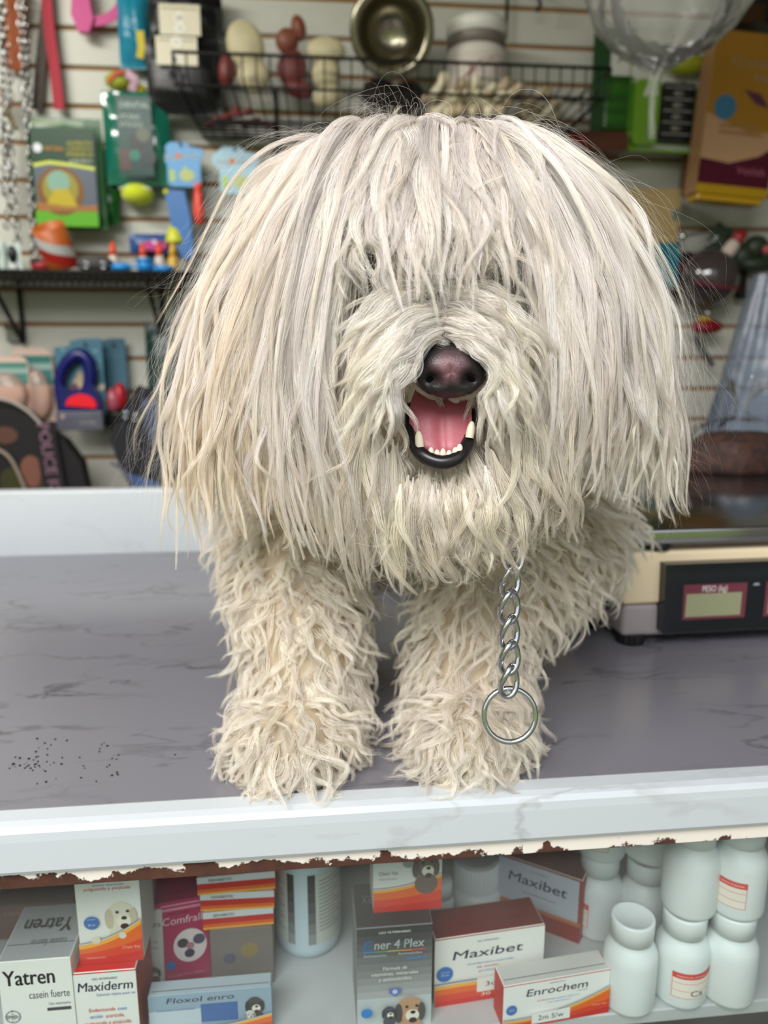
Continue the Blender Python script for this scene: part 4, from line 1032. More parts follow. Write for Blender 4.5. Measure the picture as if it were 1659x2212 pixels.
for a0, a1 in ((-1.25, -.64), (.24, 1.15)):
    arc_patch(mb, r + .0003, .018, .084, a0, a1, ink(206, 208, 200))
    for k in range(14): arc_patch(mb, r + .0005, .030 + k * .0036, .0311 + k * .0036, a0 + .08, a1 - .08 - .1 * (k % 3), ink(150, 152, 150), 6)
mb.build('paper_label', tb)
# ribbed cap behind the wide white box, small jar beside it
c = in_counter(1038, 1870, .150)
rb = empty('medicine_bottle', to_world((c.x, .165, SHELF_Z)), YAW, 'white bottle with a ribbed screw cap, behind the wide white box', 'bottle', 'white medicine bottles in the display case')
hh = c.z - SHELF_Z; r = .0205
mb = MB(); mb.lathe([(0, 0), (r * 1.12, 0), (r * 1.12, hh - .036), (r * .9, hh - .028), (0, hh - .028)], M_PLAST, 36); mb.build('bottle_body', rb)
mb = MB(); vs = []
NR = 72
for z, k in ((hh - .027, 1.0), (hh - .003, .985)):
    for i in range(NR): rr = r * k * (1.0 if i % 2 else .965); vs.append((rr * math.cos(6.2832 * i / NR), rr * math.sin(6.2832 * i / NR), z))
mb.add(vs, [(i, (i + 1) % NR, (i + 1) % NR + NR, i + NR) for i in range(NR)], M_CAP)
mb.lathe([(r * .97, hh - .003), (r * .9, hh), (r * .8, hh - .0006), (0, hh - .0006)], mat('grey_cap_top', srgb(170, 168, 166), .5), 36); mb.build('cap', rb)
c = in_counter(958, 1925, .130)
sj = empty('medicine_bottle', to_world((c.x, .145, SHELF_Z)), YAW, 'small white jar peeping out between the dark grey box and the ribbed cap', 'bottle', 'white medicine bottles in the display case')
hh = c.z - SHELF_Z
mb = MB(); mb.lathe([(0, 0), (.012, 0), (.0125, hh - .02), (.009, hh - .014), (0, hh - .014)], M_PLAST, 24); mb.build('bottle_body', sj)
mb = MB(); mb.lathe([(0, hh - .0145), (.0105, hh - .0145), (.0105, hh), (0, hh)], M_CAP, 24); mb.build('cap', sj)

# ------------------------------------------------------------------ on the counter: chain collar, scale, bag of kibble, crumbs
M_CHROME = mat('chromed_steel', srgb(205, 208, 212), .10, metal=1.0)
ch = empty('chain_collar', at_y(1102, 1330, .462), 0, 'chromed steel choke chain with a round ring hanging from the dog neck', 'chain')
o0 = Vector(ch.location)
def link_mb(rx, rz, wr, yaw, tw):
    mb = MB(); pts = []
    for i in range(40):
        a = 6.2832 * i / 40
        x, z, y = rx * math.cos(a) * (1 - .10 * abs(math.sin(a))), rz * math.sin(a), tw * math.sin(2 * a)
        pts.append((x * math.cos(yaw) - y * math.sin(yaw), x * math.sin(yaw) + y * math.cos(yaw), z))
    return mb.tube(pts, wr, M_CHROME, closed=True, seg=10)
cx = [(1112, 1150, .476), (1109, 1200, .468), (1103, 1255, .459), (1100, 1311, .454), (1101, 1366, .452), (1101, 1421, .451), (1100, 1472, .450)]
for i, q in enumerate(cx):
    o = link_mb(.0066, .0104, .0019, .50 if i % 2 else .62, .0014).build('link', ch, at_y(*q) - o0)
    o.rotation_euler = (.0, .10 if i > 1 else -.1, 0)
mb = MB(); mb.tube([(.0163 * math.cos(6.2832 * i / 64), .004 * math.sin(6.2832 * i / 64), .0163 * math.sin(6.2832 * i / 64)) for i in range(64)], .0018, M_CHROME, closed=True, seg=12)
mb.build('ring', ch, at_y(1101, 1545, .4495) - o0)

S_YAW = math.radians(7.6)
sf = on_z(1350, 1400, CZ)
sc = empty('digital_scale', (sf.x, sf.y + .004, CZ), S_YAW, 'beige and grey digital shop scale with black display panel and steel plate', 'scale')
M_BEIGE = mat('beige_scale_housing', srgb(246, 226, 190), .35); M_SGREY = mat('grey_scale_housing', srgb(166, 156, 158), .4); M_SBLK = mat('black_scale_plastic', srgb(20, 19, 20), .35)
M_PANEL_BLK = mat('glossy_black_panel', srgb(26, 30, 32), .12)
M_STEEL = mat('brushed_steel_plate', srgb(176, 176, 178), .16, metal=1.0); M_BROWN = mat('brown_scale_deck', srgb(128, 112, 104), .5)
SW = .36
mb = MB(); mb.box((SW / 2 - .004, .17, .070), (SW, .34, .054), M_BEIGE, bev=.004, seg=3); mb.build('upper_housing', sc)
mb = MB(); mb.box((SW / 2 - .002, .17, .0255), (SW, .335, .035), M_SGREY, bev=.006, seg=3); mb.build('lower_housing', sc)
mb = MB(); mb.box((SW / 2, .17, .1012), (SW - .02, .32, .0085), M_BROWN); mb.build('deck', sc)
mb = MB(); mb.box((SW / 2 - .002, .205, .1125), (SW + .012, .425, .0155), M_STEEL, bev=.0025, seg=3); mb.build('weighing_plate', sc)['label'] = 'polished steel weighing plate'
mb = MB(); mb.lathe([(0, .0), (.012, 0), (.014, .004), (.012, .007), (0, .007)], M_SBLK, 24); mb.build('plate_support', sc, (.032, .008, .0985))
for x, y in ((.012, .012), (SW - .02, .012), (.012, .32), (SW - .02, .32)):
    mb = MB(); vs = []; NR = 40
    for z, k in ((0, .96), (.002, 1), (.010, 1)):
        for i in range(NR): rr = .0145 * k * (1 if i % 2 else .94); vs.append((rr * math.cos(6.2832 * i / NR), rr * math.sin(6.2832 * i / NR), z))
    mb.add(vs, [(j * NR + i, j * NR + (i + 1) % NR, (j + 1) * NR + (i + 1) % NR, (j + 1) * NR + i) for j in range(2) for i in range(NR)] + [tuple(range(NR))[::-1], tuple(range(2 * NR, 3 * NR))], M_SBLK)
    mb.build('foot', sc, (x, y, .0002))
mb = MB(); mb.tube([(-.006, .03, .034), (-.022, .035, .030), (-.032, .045, .014), (-.024, .05, .006), (.0, .06, .006), (.03, .08, .012)], .006, M_SBLK, seg=10); mb.build('cable', sc)
pn = MB().prism([(.034, .0165), (SW - .012, .0165), (SW - .012, .0865), (.0315, .0865)], -.012, .010, M_PANEL_BLK).build('display_panel', sc)
pn['label'] = 'glossy black display panel'
pm = MB(); y0 = -.0122
pm.face([(.0525, .0295), (.118, .0295), (.118, .0655), (.0515, .0655)], y0, ink(118, 62, 72, .3)); pm.face([(.0550, .0325), (.1130, .0325), (.1130, .0560), (.0550, .0560)], y0 - .0002, ink(158, 160, 126, .25))
pm.text('PESO (kg)', .084, .0578, .0062, ink(236, 232, 228), y0 - .0003, fit=.026)
pm.face([(.138, .0295), (.205, .0295), (.205, .0655), (.138, .0655)], y0, ink(118, 62, 72, .3)); pm.face([(.142, .0325), (.200, .0325), (.200, .0560), (.142, .0560)], y0 - .0002, ink(158, 160, 126, .25)); pm.face([(.124, .062), (.131, .062), (.130, .0645), (.125, .0645)], y0, ink(150, 160, 168))
pm.build('readout', pn)

M_FILM = film('clear_bag_film', (1, 1, 1), .92, .08, srgb(200, 205, 215), .012, bump=.6, bscale=45)
kb = empty('kibble_bag', at_y(1590, 1004, 1.10), S_YAW, 'tied clear plastic bag of brown kibble on the scale plate', 'bag')
kb.location.z = CZ + .1206
M_KIB = mat('brown_kibble', srgb(64, 34, 17), .75, noise=.75, nscale=85, bump=1.0, bscale=140)
def mound(R, Hh, m, jit, mb, seed, k=1.0):
    rg = random.Random(seed); ph = [rg.uniform(0, 6.28) for _ in range(6)]; vs, fs = [], []; na, nb = 64, 20
    for j in range(nb + 1):
        t = j / nb
        for i in range(na):
            a = 6.2832 * i / na
            rr = R * math.cos(t * math.pi / 2) ** .6 * (1 + .06 * math.sin(3 * a + ph[0]) + .04 * math.sin(5 * a + ph[1])) + jit * rg.uniform(-1, 1)
            vs.append((rr * math.cos(a), rr * .62 * math.sin(a), Hh * math.sin(t * math.pi / 2) ** .8 + jit * rg.uniform(-1, 1) * (j > 0)))
    for j in range(nb):
        for i in range(na): fs.append((j * na + i, j * na + (i + 1) % na, (j + 1) * na + (i + 1) % na, (j + 1) * na + i))
    fs.append(tuple(range(na))[::-1])
    mb.add(vs, fs, m, True)
mb = MB(); mound(.084, .052, M_KIB, .0026, mb, 3); o = mb.build('kibble', kb); o['kind'] = 'stuff'
mb = MB(); rg = random.Random(5); vs, fs = [], []; na = 72
prof = [(.086, .001), (.088, .02), (.080, .044), (.058, .062), (.028, .070), (.012, .078), (.0075, .085), (.010, .096), (.020, .110), (.032, .122)]
ph = [rg.uniform(0, 6.28) for _ in range(5)]
for j, (r, z) in enumerate(prof):
    pl = .10 + .35 * (j > 4) * (j - 4) / 5
    for i in range(na):
        a = 6.2832 * i / na; rr = r * (1 + pl * .5 * math.sin(11 * a + ph[0]) + pl * .4 * math.sin(17 * a + ph[1] + j) * (j > 2))
        vs.append((rr * math.cos(a) - .02 * max(0, j - 5) / 4 * 0, rr * .66 * math.sin(a), z + (.010 * math.sin(4 * a + ph[2]) if j == 9 else 0)))
for j in range(len(prof) - 1):
    for i in range(na): fs.append((j * na + i, j * na + (i + 1) % na, (j + 1) * na + (i + 1) % na, (j + 1) * na + i))
mb.add(vs, fs, M_FILM, True); mb.build('clear_wrap', kb)
# crumbs of dry food on the marble
mb = MB(); rg = random.Random(11); MC = mat('dark_crumb', srgb(42, 38, 40), .8)
spots = [(rg.gauss(60, 22), rg.gauss(1652, 12)) for _ in range(26)] + [(rg.uniform(60, 260), rg.uniform(1590, 1695)) for _ in range(34)] + [(225, 1605), (232, 1612), (180, 1655), (183, 1660), (378, 1631)]
for px, py in spots:
    p = on_z(px, py, CZ); s_ = rg.uniform(.0004, .0009)
    mb.ball((p.x, p.y, CZ + s_ * .6), (s_ * rg.uniform(.8, 1.3), s_ * rg.uniform(.8, 1.3), s_ * .7), MC, 6)
tag(mb.build('crumbs'), 'scatter of tiny dark crumbs on the grey marble at the left', 'crumbs', kind='stuff')
# ------------------------------------------------------------------ goods on the slat wall
def spot(px, py, off):
    p = on_wall(px, py, off); return p
def span(x0, y0, x1, y1, off):
    """centre, width and height on the wall of what fills a stretch of the photo"""
    c = on_wall((x0 + x1) / 2, (y0 + y1) / 2, off); a, b = on_wall(x0, (y0 + y1) / 2, off), on_wall(x1, (y0 + y1) / 2, off)
    t, u = on_wall((x0 + x1) / 2, y0, off), on_wall((x0 + x1) / 2, y1, off)
    return c, (b - a).dot(RX), t.z - u.z
def loc_of(px, py, off, c):
    q = on_wall(px, py, off) - c; return Vector((q.dot(RX), -q.dot(RN), q.z))
M_HOOK = mat('grey_metal_hook', srgb(120, 120, 116), .35, metal=.8); M_WIRE = mat('black_wire', srgb(18, 17, 16), .6, spec=.3)
M_CHAINW = mat('nickel_chain', srgb(150, 150, 148), .12, metal=1.0)
def hook(px, py, off, parent, c, m=None):
    """a wire hook from the slat groove out to the hanging card"""
    q = loc_of(px, py, off, c); mb = MB()
    mb.box((q.x, q.y + off - .004, q.z - .008), (.018, .004, .030), m or M_HOOK, bev=.001, seg=1)
    mb.tube([(q.x, q.y + off - .006, q.z), (q.x, q.y - .008, q.z), (q.x, q.y - .012, q.z + .006)], .0022, m or M_HOOK, seg=8)
    return mb.build('hook', parent)
# chain leashes
def chain(label, pts, off, r=.0058, seed=0):
    r *= 1.3
    rg = random.Random(seed); P = [on_wall(x, y, off + rg.uniform(-.004, .004)) for x, y in pts]
    t = empty('chain_leash', P[0], YAW, label, 'chain leash', 'chain leashes on the slat wall')
    arr = catmull(np.array([list(p - P[0]) for p in P]), np.linspace(0, 1, 300)); d = np.r_[0, np.cumsum(np.linalg.norm(np.diff(arr, axis=0), axis=1))]
    n = int(d[-1] / (r * 1.75)); mb = MB(); R = Matrix.Rotation(-YAW, 3, 'Z')
    for i in range(n):
        s_ = (i + .5) / n * d[-1]; p = R @ Vector([np.interp(s_, d, arr[:, k]) for k in range(3)]); yaw = (.35 if i % 2 else 1.9) + rg.uniform(-.2, .2)
        pl = [(r * .62 * math.cos(6.2832 * k / 12) * math.cos(yaw), r * .62 * math.cos(6.2832 * k / 12) * math.sin(yaw), r * 1.15 * math.sin(6.2832 * k / 12)) for k in range(12)]
        mb.tube([p + Vector(q) for q in pl], r * .27, M_CHAINW, closed=True, seg=6)
    mb.build('chain', t)
    return t
chain('chain leash in the far left corner, nearest the frame edge', [(-6, -60), (2, 60), (6, 180), (10, 300), (6, 420)], .055, .0062, 1)
chain('short chain leash ending beside the wooden stick', [(4, -40), (12, 80), (20, 160), (23, 232)], .045, .0060, 2)
chain('thick bright chain leash hanging left of the green treat bag', [(2, 262), (12, 300), (22, 340), (30, 400), (34, 470), (38, 532)], .06, .0070, 3)
chain('chain leash doubled behind the thick bright one', [(24, 270), (24, 340), (20, 410), (16, 470), (12, 492)], .05, .0060, 4)
chain('long chain leash in front of the orange strap', [(38, -50), (44, 40), (50, 130), (58, 240), (66, 360), (70, 470), (74, 560), (78, 598)], .06, .0064, 5)
chain('long chain leash in contact with the green bag edge', [(46, -40), (54, 60), (60, 160), (66, 280), (72, 400), (74, 500), (72, 575)], .03, .0060, 6)
# straps
def strap_thing(name, label, pts, off, w, col, cat='leash', group=None, thick=.003):
    P = [on_wall(x, y, off) for x, y in pts]; c = P[len(P) // 2]; t = empty(name, c, YAW, label, cat, group)
    arr = catmull(np.array([list(loc_of(x, y, off, c)) for x, y in pts]), np.linspace(0, 1, 24))
    mb = MB(); mb.strap([Vector(p) for p in arr], w, thick, mat(name + '_webbing_%d_%d_%d' % col, srgb(*col), .7, bump=.3, bscale=300)); mb.build('webbing', t)
    return t, c
strap_thing('leather_leash', 'orange brown leather strap behind the chain leashes', [(34, -40), (32, 60), (31, 130), (30, 152)], .02, .036, (176, 92, 48), 'leash')
strap_thing('nylon_leash', 'dark brown strap crossing behind the red leash', [(104, -30), (94, 80), (86, 160), (80, 238)], .014, .020, (72, 60, 54), 'leash')
t, c = strap_thing('nylon_leash', 'crimson red webbing leash hanging straight down', [(98, -30), (106, 60), (118, 150), (128, 236)], .022, .020, (170, 36, 56), 'leash')
strap_thing('wooden_stick', 'pale wooden stick hanging among the chain leashes', [(-4, 190), (10, 225), (24, 256), (36, 280)], .035, .010, (150, 132, 104), 'stick', thick=.008)
# magenta collar
c, w, h = span(155, -20, 268, 66, .03); t = empty('pet_collar', c, YAW, 'magenta collar with plastic buckle hanging at the top', 'collar')
MG = mat('magenta_webbing', srgb(196, 52, 130), .5)
pts = catmull(np.array([list(loc_of(x, y, .03, c)) for x, y in ((272, -30), (262, 10), (240, 36), (206, 46), (184, 40))]), np.linspace(0, 1, 18))
mb = MB(); mb.strap([Vector(p) for p in pts], .018, .003, MG, up=(0, 1, 0)); mb.build('webbing', t)
q = loc_of(180, 30, .03, c); mb = MB(); mb.prism([(q.x - .014, q.z + .05), (q.x + .014, q.z + .05), (q.x + .016, q.z + .01), (q.x + .020, q.z - .01), (q.x + .010, q.z - .034), (q.x - .010, q.z - .034), (q.x - .022, q.z - .004)], -.008, .006, MG); mb.build('buckle', t)
# teal toy bundle with yellow
c, w, h = span(255, -30, 322, 150, .03); t = empty('packaged_toy', c, YAW, 'teal packaged toy with yellow stripe, left of the black packages', 'toy')
mb = MB(); mb.pouch(w, h, .04, mat('teal_pack', srgb(26, 130, 158), .3), crumple=.005, seed=3); mb.build('package', t)
mb = MB(); mb.strap([(w * .28, -.026, -h * .10), (w * .30, -.027, -h * .30), (w * .22, -.025, -h * .42)], .014, .004, ink(206, 186, 60)); mb.build('yellow_trim', t)
c, w, h = span(228, 150, 322, 206, .028); t = empty('rope_toy', c, YAW, 'yellow, green and red toy below the teal package', 'toy')
mb = MB(); mb.ball((-w * .22, 0, .002), (w * .30, .016, h * .36), mat('yellow_green_toy', srgb(160, 170, 50), .5), 20); mb.build('toy_body', t)
mb = MB(); mb.strap([(-w * .40, -.014, -.004), (-w * .22, -.018, h * .18), (-w * .02, -.016, h * .30)], .007, .004, ink(196, 84, 60)); mb.strap([(.0, -.01, h * .3), (w * .22, -.018, 0), (w * .12, -.014, -h * .42)], .016, .005, ink(196, 160, 176)); mb.ball((w * .28, 0, -h * .28), (w * .16, .012, h * .22), ink(200, 184, 50), 14); mb.build('ribbon', t)
# black packs with cream labels
def tagpack(label, x0, y0, x1, y1, lx0, ly0, lx1, ly1, off, texts, seed):
    c, w, h = span(x0, y0, x1, y1, off); t = empty('blister_pack', c, YAW, label, 'package', 'black packages with cream labels')
    mb = MB(); mb.pouch(w, h, .03, mat('black_pack', srgb(14, 14, 16), .3, spec=.3), crumple=.004, seed=seed); mb.build('package', t)
    a, b = loc_of(lx0, ly1, off, c), loc_of(lx1, ly0, off, c); M = Matrix.Translation(((a.x + b.x) / 2, -.0215, (a.z + b.z) / 2))
    mb = MB(); mb.box((0, 0, 0), (b.x - a.x, .002, b.z - a.z), mat('cream_label', srgb(222, 214, 188), .4), M=M); f = Face(mb, b.x - a.x, b.z - a.z, -.0012, M); f.rect(.06, .84, .94, .88, ink(150, 140, 120))
    for s_, x, z, hh in texts: f.disc(x, z, .14, ink(236, 234, 220)); f.text(s_, x, z - hh / 2, hh, BLACK_P)
    mb.build('paper_label', t); return t, c, w, h
tagpack('black package with the upper cream label, top of the wall', 325, -30, 480, 92, 350, 22, 434, 84, .05, (('2M', .5, .56, .14), ('2', .5, .22, .12)), 2)
tagpack('black package with the lower cream label and thin strip', 318, 84, 478, 250, 343, 90, 428, 148, .058, (('T', .5, .80, .12), ('5', .48, .24, .14)), 4)
# green treat bags
def treat(label, x0, y0, x1, y1, off, seed, main=True):
    c, w, h = span(x0, y0, x1, y1, off); t = empty('treat_bag', c, YAW, label, 'treat bag', 'green treat bags on the slat wall')
    G = mat('green_foil', srgb(16, 84, 28), .25, spec=.4); mb = MB(); mb.pouch(w, h, .022, G, crumple=.0035, seed=seed); mb.build('bag', t)
    if main:
        mb = MB(); f = Face(mb, w, h, -.0152); f.rect(.08, .06, .92, .90, ink(14, 60, 26, .25)); f.rect(.06, .02, .90, .16, ink(96, 170, 40, .25))
        f.band([(.08, .16), (.3, .16), (.6, .16), (.9, .16)], [(.08, .58), (.3, .61), (.6, .59), (.9, .56)], ink(206, 214, 80, .25)); f.band([(.08, .16), (.3, .16), (.6, .16), (.9, .16)], [(.08, .55), (.3, .58), (.6, .56), (.9, .53)], ink(92, 100, 112, .25))
        f.disc(.42, .34, .32, ink(122, 84, 40, .25)); f.disc(.42, .36, .24, ink(150, 140, 50, .25)); f.disc(.40, .42, .15, ink(130, 170, 150, .25)); f.poly([(.20, .20), (.64, .20), (.52, .36), (.34, .36)], ink(186, 166, 40, .25)); f.poly([(.08, .16), (.9, .16), (.9, .22), (.5, .20), (.08, .24)], ink(160, 110, 60, .25))
        f.disc(.16, .72, .06, ink(220, 224, 226, .25)); f.text('NATURAL', .38, .70, .035, ink(230, 150, 40), fit=.26)
        for i, s_ in enumerate(('ALIMENTO', 'COMPLETO', 'PERRO')): f.text(s_, .72, .75 - i * .05, .036, ink(200, 190, 80), fit=.34)
        f.text('adulto', .72, .60, .03, ink(220, 220, 210), fit=.3); f.rect(.1, .93, .5, .945, ink(140, 150, 90)); mb.build('printed_front', t)
    return t, c, w, h
treat('small dark green bag edge behind the big green treat bag', 208, 385, 256, 486, .035, 6, False)
t, c, w, h = treat('bright green treat bag with a yellow and brown picture, beside the chain leashes', 66, 258, 226, 498, .06, 7); hook(146, 250, .06, t, c)
def teal_bag():
    c, w, h = span(226, 200, 368, 402, .055); t = empty('treat_bag', c, YAW, 'teal green clear fronted treat bag, right of the bright green one', 'treat bag', 'green treat bags on the slat wall')
    mb = MB(); mb.pouch(w, h, .034, mat('teal_foil', srgb(16, 104, 84), .14, coat=.8), crumple=.006, seed=9); mb.build('bag', t)
    mb = MB(); f = Face(mb, w, h, -.0225); f.rect(.24, .08, .76, .92, ink(14, 66, 56, .2)); f.text('DENTAL', .52, .80, .06, ink(200, 216, 206), fit=.44); f.text('PORK', .45, .68, .05, ink(190, 206, 196), fit=.3); f.text('STICKS', .45, .60, .05, ink(190, 206, 196), fit=.34)
    f.disc(.56, .44, .15, ink(36, 40, 34, .2)); f.disc(.62, .52, .10, ink(90, 96, 70, .2)); f.rect(.24, .14, .42, .36, ink(84, 62, 52, .2)); f.disc(.66, .28, .14, ink(30, 52, 50, .2)); f.disc(.48, .3, .08, ink(16, 120, 96, .2)); mb.build('printed_front', t)
teal_bag()
# tennis ball, blue toy cards
c, w, h = span(262, 396, 334, 444, .04); t = empty('tennis_ball', c, YAW, 'yellow green tennis ball hanging under the teal treat bag', 'ball')
FELT = mat('tennis_felt', srgb(206, 218, 40), .9, bump=.4, bscale=400, sheen=.3); mb = MB(); mb.ball((0, 0, 0), (w * .5, w * .5, h * .52), FELT, 28); mb.build('ball', t)
mb = MB(); mb.tube([(w * .5 * 1.0 * math.cos(a), -w * .36, h * .2 * math.sin(a) + .002) for a in [math.pi * (.1 + .8 * i / 12) for i in range(13)]], .0018, ink(226, 230, 190), seg=6); mb.build('seam', t)
def bluecard(label, x0, y0, x1, y1, off, col, txt):
    c, w, h = span(x0, y0, x1, y1, off); t = empty('toy_card', c, YAW, label, 'toy', 'blue toy cards'); s = [(-.26, .5), (.12, .5), (.20, .40), (.5, .36), (.5, .20), (.42, .05), (.42, -.42), (.34, -.5), (-.26, -.5), (-.36, -.42), (-.36, .0), (-.5, .14), (-.5, .30), (-.36, .42)]
    mb = MB(); mb.prism([(a * w, b * h) for a, b in s], -.002, .002, mat('blue_card_%d' % col[0], srgb(*col), .3)); mb.build('card', t)
    mb = MB(); f = Face(mb, w, h, -.0022); f.text(txt, .50, .62, .15, ink(236, 238, 236), fit=.78, bold=.03, rot=.10); f.disc(.42, .70, .06, ink(230, 130, 60)); f.rect(.2, .12, .32, .38, ink(190, 214, 120)); f.poly(ell(.60, .26, .18, .14), ink(196, 206, 140)); f.rect(.52, .30, .58, .46, ink(200, 210, 150)); mb.build('printed_front', t)
    hook((x0 + x1) / 2 - 4, y0 + 6, off, t, c)
bluecard('sky blue toy card with white lettering, right of the teal bag', 348, 308, 440, 404, .06, (64, 150, 206), 'Massive')
bluecard('pale clear wrapped toy card half behind the dog ear', 460, 318, 560, 420, .055, (150, 196, 216), 'Monster')
# tug toys
c, w, h = span(360, 412, 418, 560, .05); t = empty('chew_toy', c, YAW, 'blue rubber chew toy hanging behind the dog ear hair', 'toy')
mb = MB(); mb.prism([(-w * .5, h * .5), (w * .25, h * .48), (w * .42, h * .1), (w * .5, -h * .5), (0, -h * .5), (-w * .3, 0)], -.012, .012, mat('blue_rubber', srgb(28, 106, 176), .35)); mb.build('toy_body', t)
mb = MB(); mb.ball((-w * .42, -.01, h * .46), .006, FELT, 12); mb.build('tip', t)
c, w, h = span(414, 392, 444, 486, .055); t = empty('chew_toy', c, YAW, 'orange red rubber toy beside the blue one', 'toy')
mb = MB(); mb.lathe([(0, -h * .5), (w * .30, -h * .48), (w * .42, -h * .2), (w * .34, h * .15), (w * .26, h * .32), (w * .36, h * .40), (w * .22, h * .5), (0, h * .5)], mat('coral_rubber', srgb(236, 76, 56), .35), 18); mb.build('toy_body', t)
c, w, h = span(356, 485, 400, 526, .05); t = empty('bell_toy', c, YAW, 'yellow bell shaped toy above the shelf', 'toy')
mb = MB(); mb.lathe([(w * .5, -h * .42), (w * .48, -h * .5), (0, -h * .5)][::-1] + [(w * .5, -h * .40), (w * .40, 0), (w * .26, h * .4), (0, h * .5)], mat('yellow_plastic', srgb(206, 210, 44), .4), 22); mb.build('toy_body', t)
# left shelf with brackets and what stands on it
SH0, SH1 = on_wall(-60, 600, .02), on_wall(470, 600, .02)
c = on_wall(200, 604, .0); shelf = empty('wire_shelf', c, YAW, 'black wire shelf on brackets at the left', 'shelf')
SZ = 0.0
a, b = loc_of(-60, 604, .0, c).x, loc_of(560, 604, .0, c).x
mb = MB()
for y in (-.008, -.06, -.115, -.17): mb.tube([(a, y, 0), (b, y, 0)], .0035, M_WIRE)
for i in range(44): x = a + (b - a) * i / 43; mb.tube([(x, -.005, .003), (x, -.17, .003), (x, -.174, -.026)], .0018, M_WIRE, seg=6)
mb.tube([(a, -.174, -.028), (b, -.174, -.028)], .0035, M_WIRE); mb.box(((a + b) / 2, -.09, -.004), (b - a, .155, .003), mat('shelf_liner', srgb(52, 44, 36), .7)); mb.build('wire_rack', shelf)
for px in (46, 350):
    x = loc_of(px, 650, .0, c).x; mb = MB(); mb.tube([(x, -.008, .0), (x, -.008, -.125), (x, -.014, -.130), (x, -.165, -.010)], .0045, M_WIRE, seg=8); mb.build('bracket', shelf)
def on_shelf(px, off): q = on_wall(px, 604, off) ; return Vector((q.x, q.y, c.z + .0055))
SHC = c.copy()
def shelf_at(px, off):
    q = on_wall(px, 600, off); return Vector((q.x, q.y, SHC.z + .0052))
# orange leather muzzle with a white label
p0 = shelf_at(134, .09); t = empty('dog_muzzle', p0, YAW + .2, 'orange brown open cup with white and red wrapper on the shelf', 'cup')
OR = mat('orange_cup', srgb(180, 92, 34), .45); mb = MB(); R = .031; M = Matrix.Translation((.004, .004, .013)) @ Matrix.Rotation(-.28, 4, 'Y') @ Matrix.Rotation(.42, 4, 'X')
mb.lathe([(0, .0), (R * .92, 0), (R, .004), (R, .080), (R * .9, .080), (R * .88, .006), (0, .006)], OR, 32, M=M); mb.build('cup_body', t)
mb = MB(); vs = []
for i in range(15):
    an = -2.9 + 2.6 * i / 14
    for z in (.014 + .040 * (1 - i / 14) , .034 + .040 * (1 - i / 14)): vs.append(((R + .0006) * math.cos(an), (R + .0006) * math.sin(an), z))
mb.add(vs, [(2 * i, 2 * i + 2, 2 * i + 3, 2 * i + 1) for i in range(14)], ink(206, 206, 204), True, M)
vs = [(v[0], v[1], v[2] - .022) for v in vs]; mb.add(vs, [(2 * i, 2 * i + 2, 2 * i + 3, 2 * i + 1) for i in range(14)], ink(170, 40, 36), True, M); mb.build('paper_wrapper', t)
p0 = shelf_at(90, .10); t = empty('small_pouch', p0, YAW, 'small red and black pouch left of the orange cup', 'pouch'); mb = MB(); mb.ball((0, 0, .012), (.018, .012, .012), mat('red_pouch', srgb(150, 30, 44), .5), 18); mb.build('pouch_body', t); mb = MB(); mb.ball((-.006, -.004, .020), (.012, .009, .006), M_SBLK, 12); mb.build('flap', t)
p0 = shelf_at(208, .10); t = empty('harness_roll', p0, YAW, 'dark grey rolled harness with two metal rings on the shelf', 'harness'); mb = MB(); mb.ball((0, 0, .017), (.036, .022, .017), mat('grey_fabric', srgb(74, 72, 72), .8, bump=.4), 24); mb.build('fabric', t)
for dx in (-.012, .020): mb = MB(); mb.tube([(.005 * math.cos(6.2832 * i / 16), 0, .006 * math.sin(6.2832 * i / 16)) for i in range(16)], .0012, M_CHROME, closed=True, seg=8); mb.build('metal_ring', t, (dx, -.023, .012))
def glue(px, label, body, off=.085, capc=(226, 74, 34), hgt=1.0):
    t = empty('dropper_bottle', shelf_at(px, off), YAW, label, 'bottle', 'small bottles with orange caps on the shelf'); r = .0105
    mb = MB(); mb.lathe([(0, 0), (r, 0), (r * 1.02, .003), (r, .028 * hgt), (r * .6, .036 * hgt), (0, .036 * hgt)], mat('bottle_%d' % body[0], srgb(*body), .4), 22); mb.build('bottle_body', t)
    mb = MB(); mb.lathe([(0, .035 * hgt), (r * .72, .035 * hgt), (r * .62, .046 * hgt), (r * .30, .060 * hgt), (0, .061 * hgt)], mat('cap_%d_%d' % capc[:2], srgb(*capc), .4), 20); mb.build('cap', t)
glue(248, 'white dropper bottle with orange cap, nearest the grey harness roll', (210, 200, 190)); glue(312, 'white dropper bottle with orange cap behind the blue pot', (206, 196, 186), .07); glue(347, 'white dropper bottle with orange cap, right of the blue pot', (206, 190, 180)); glue(376, 'yellow dropper bottle at the right end of the shelf', (214, 170, 60), capc=(220, 170, 50))
BL = mat('bright_blue_plastic', srgb(30, 140, 214), .35)
p0 = shelf_at(316, .115); t = empty('plastic_pot', p0, YAW, 'bright blue round pot on the shelf', 'pot'); mb = MB(); mb.lathe([(0, 0), (.014, 0), (.0165, .024), (.015, .024), (.0135, .003), (0, .003)], BL, 26); mb.build('pot_body', t); mb = MB(); mb.lathe([(.0165, .020), (.0182, .020), (.0182, .025), (.0160, .025)], BL, 26); mb.build('rim', t)
p0 = shelf_at(270, .118); t = empty('plastic_scoop', p0, YAW, 'bright blue scoop lying on the shelf left of the blue pot', 'scoop'); mb = MB(); mb.ball((-.006, 0, .009), (.020, .013, .009), BL, 18); mb.build('bowl', t); mb = MB(); mb.box((.022, 0, .010), (.03, .008, .005), BL, bev=.001); mb.build('handle', t)
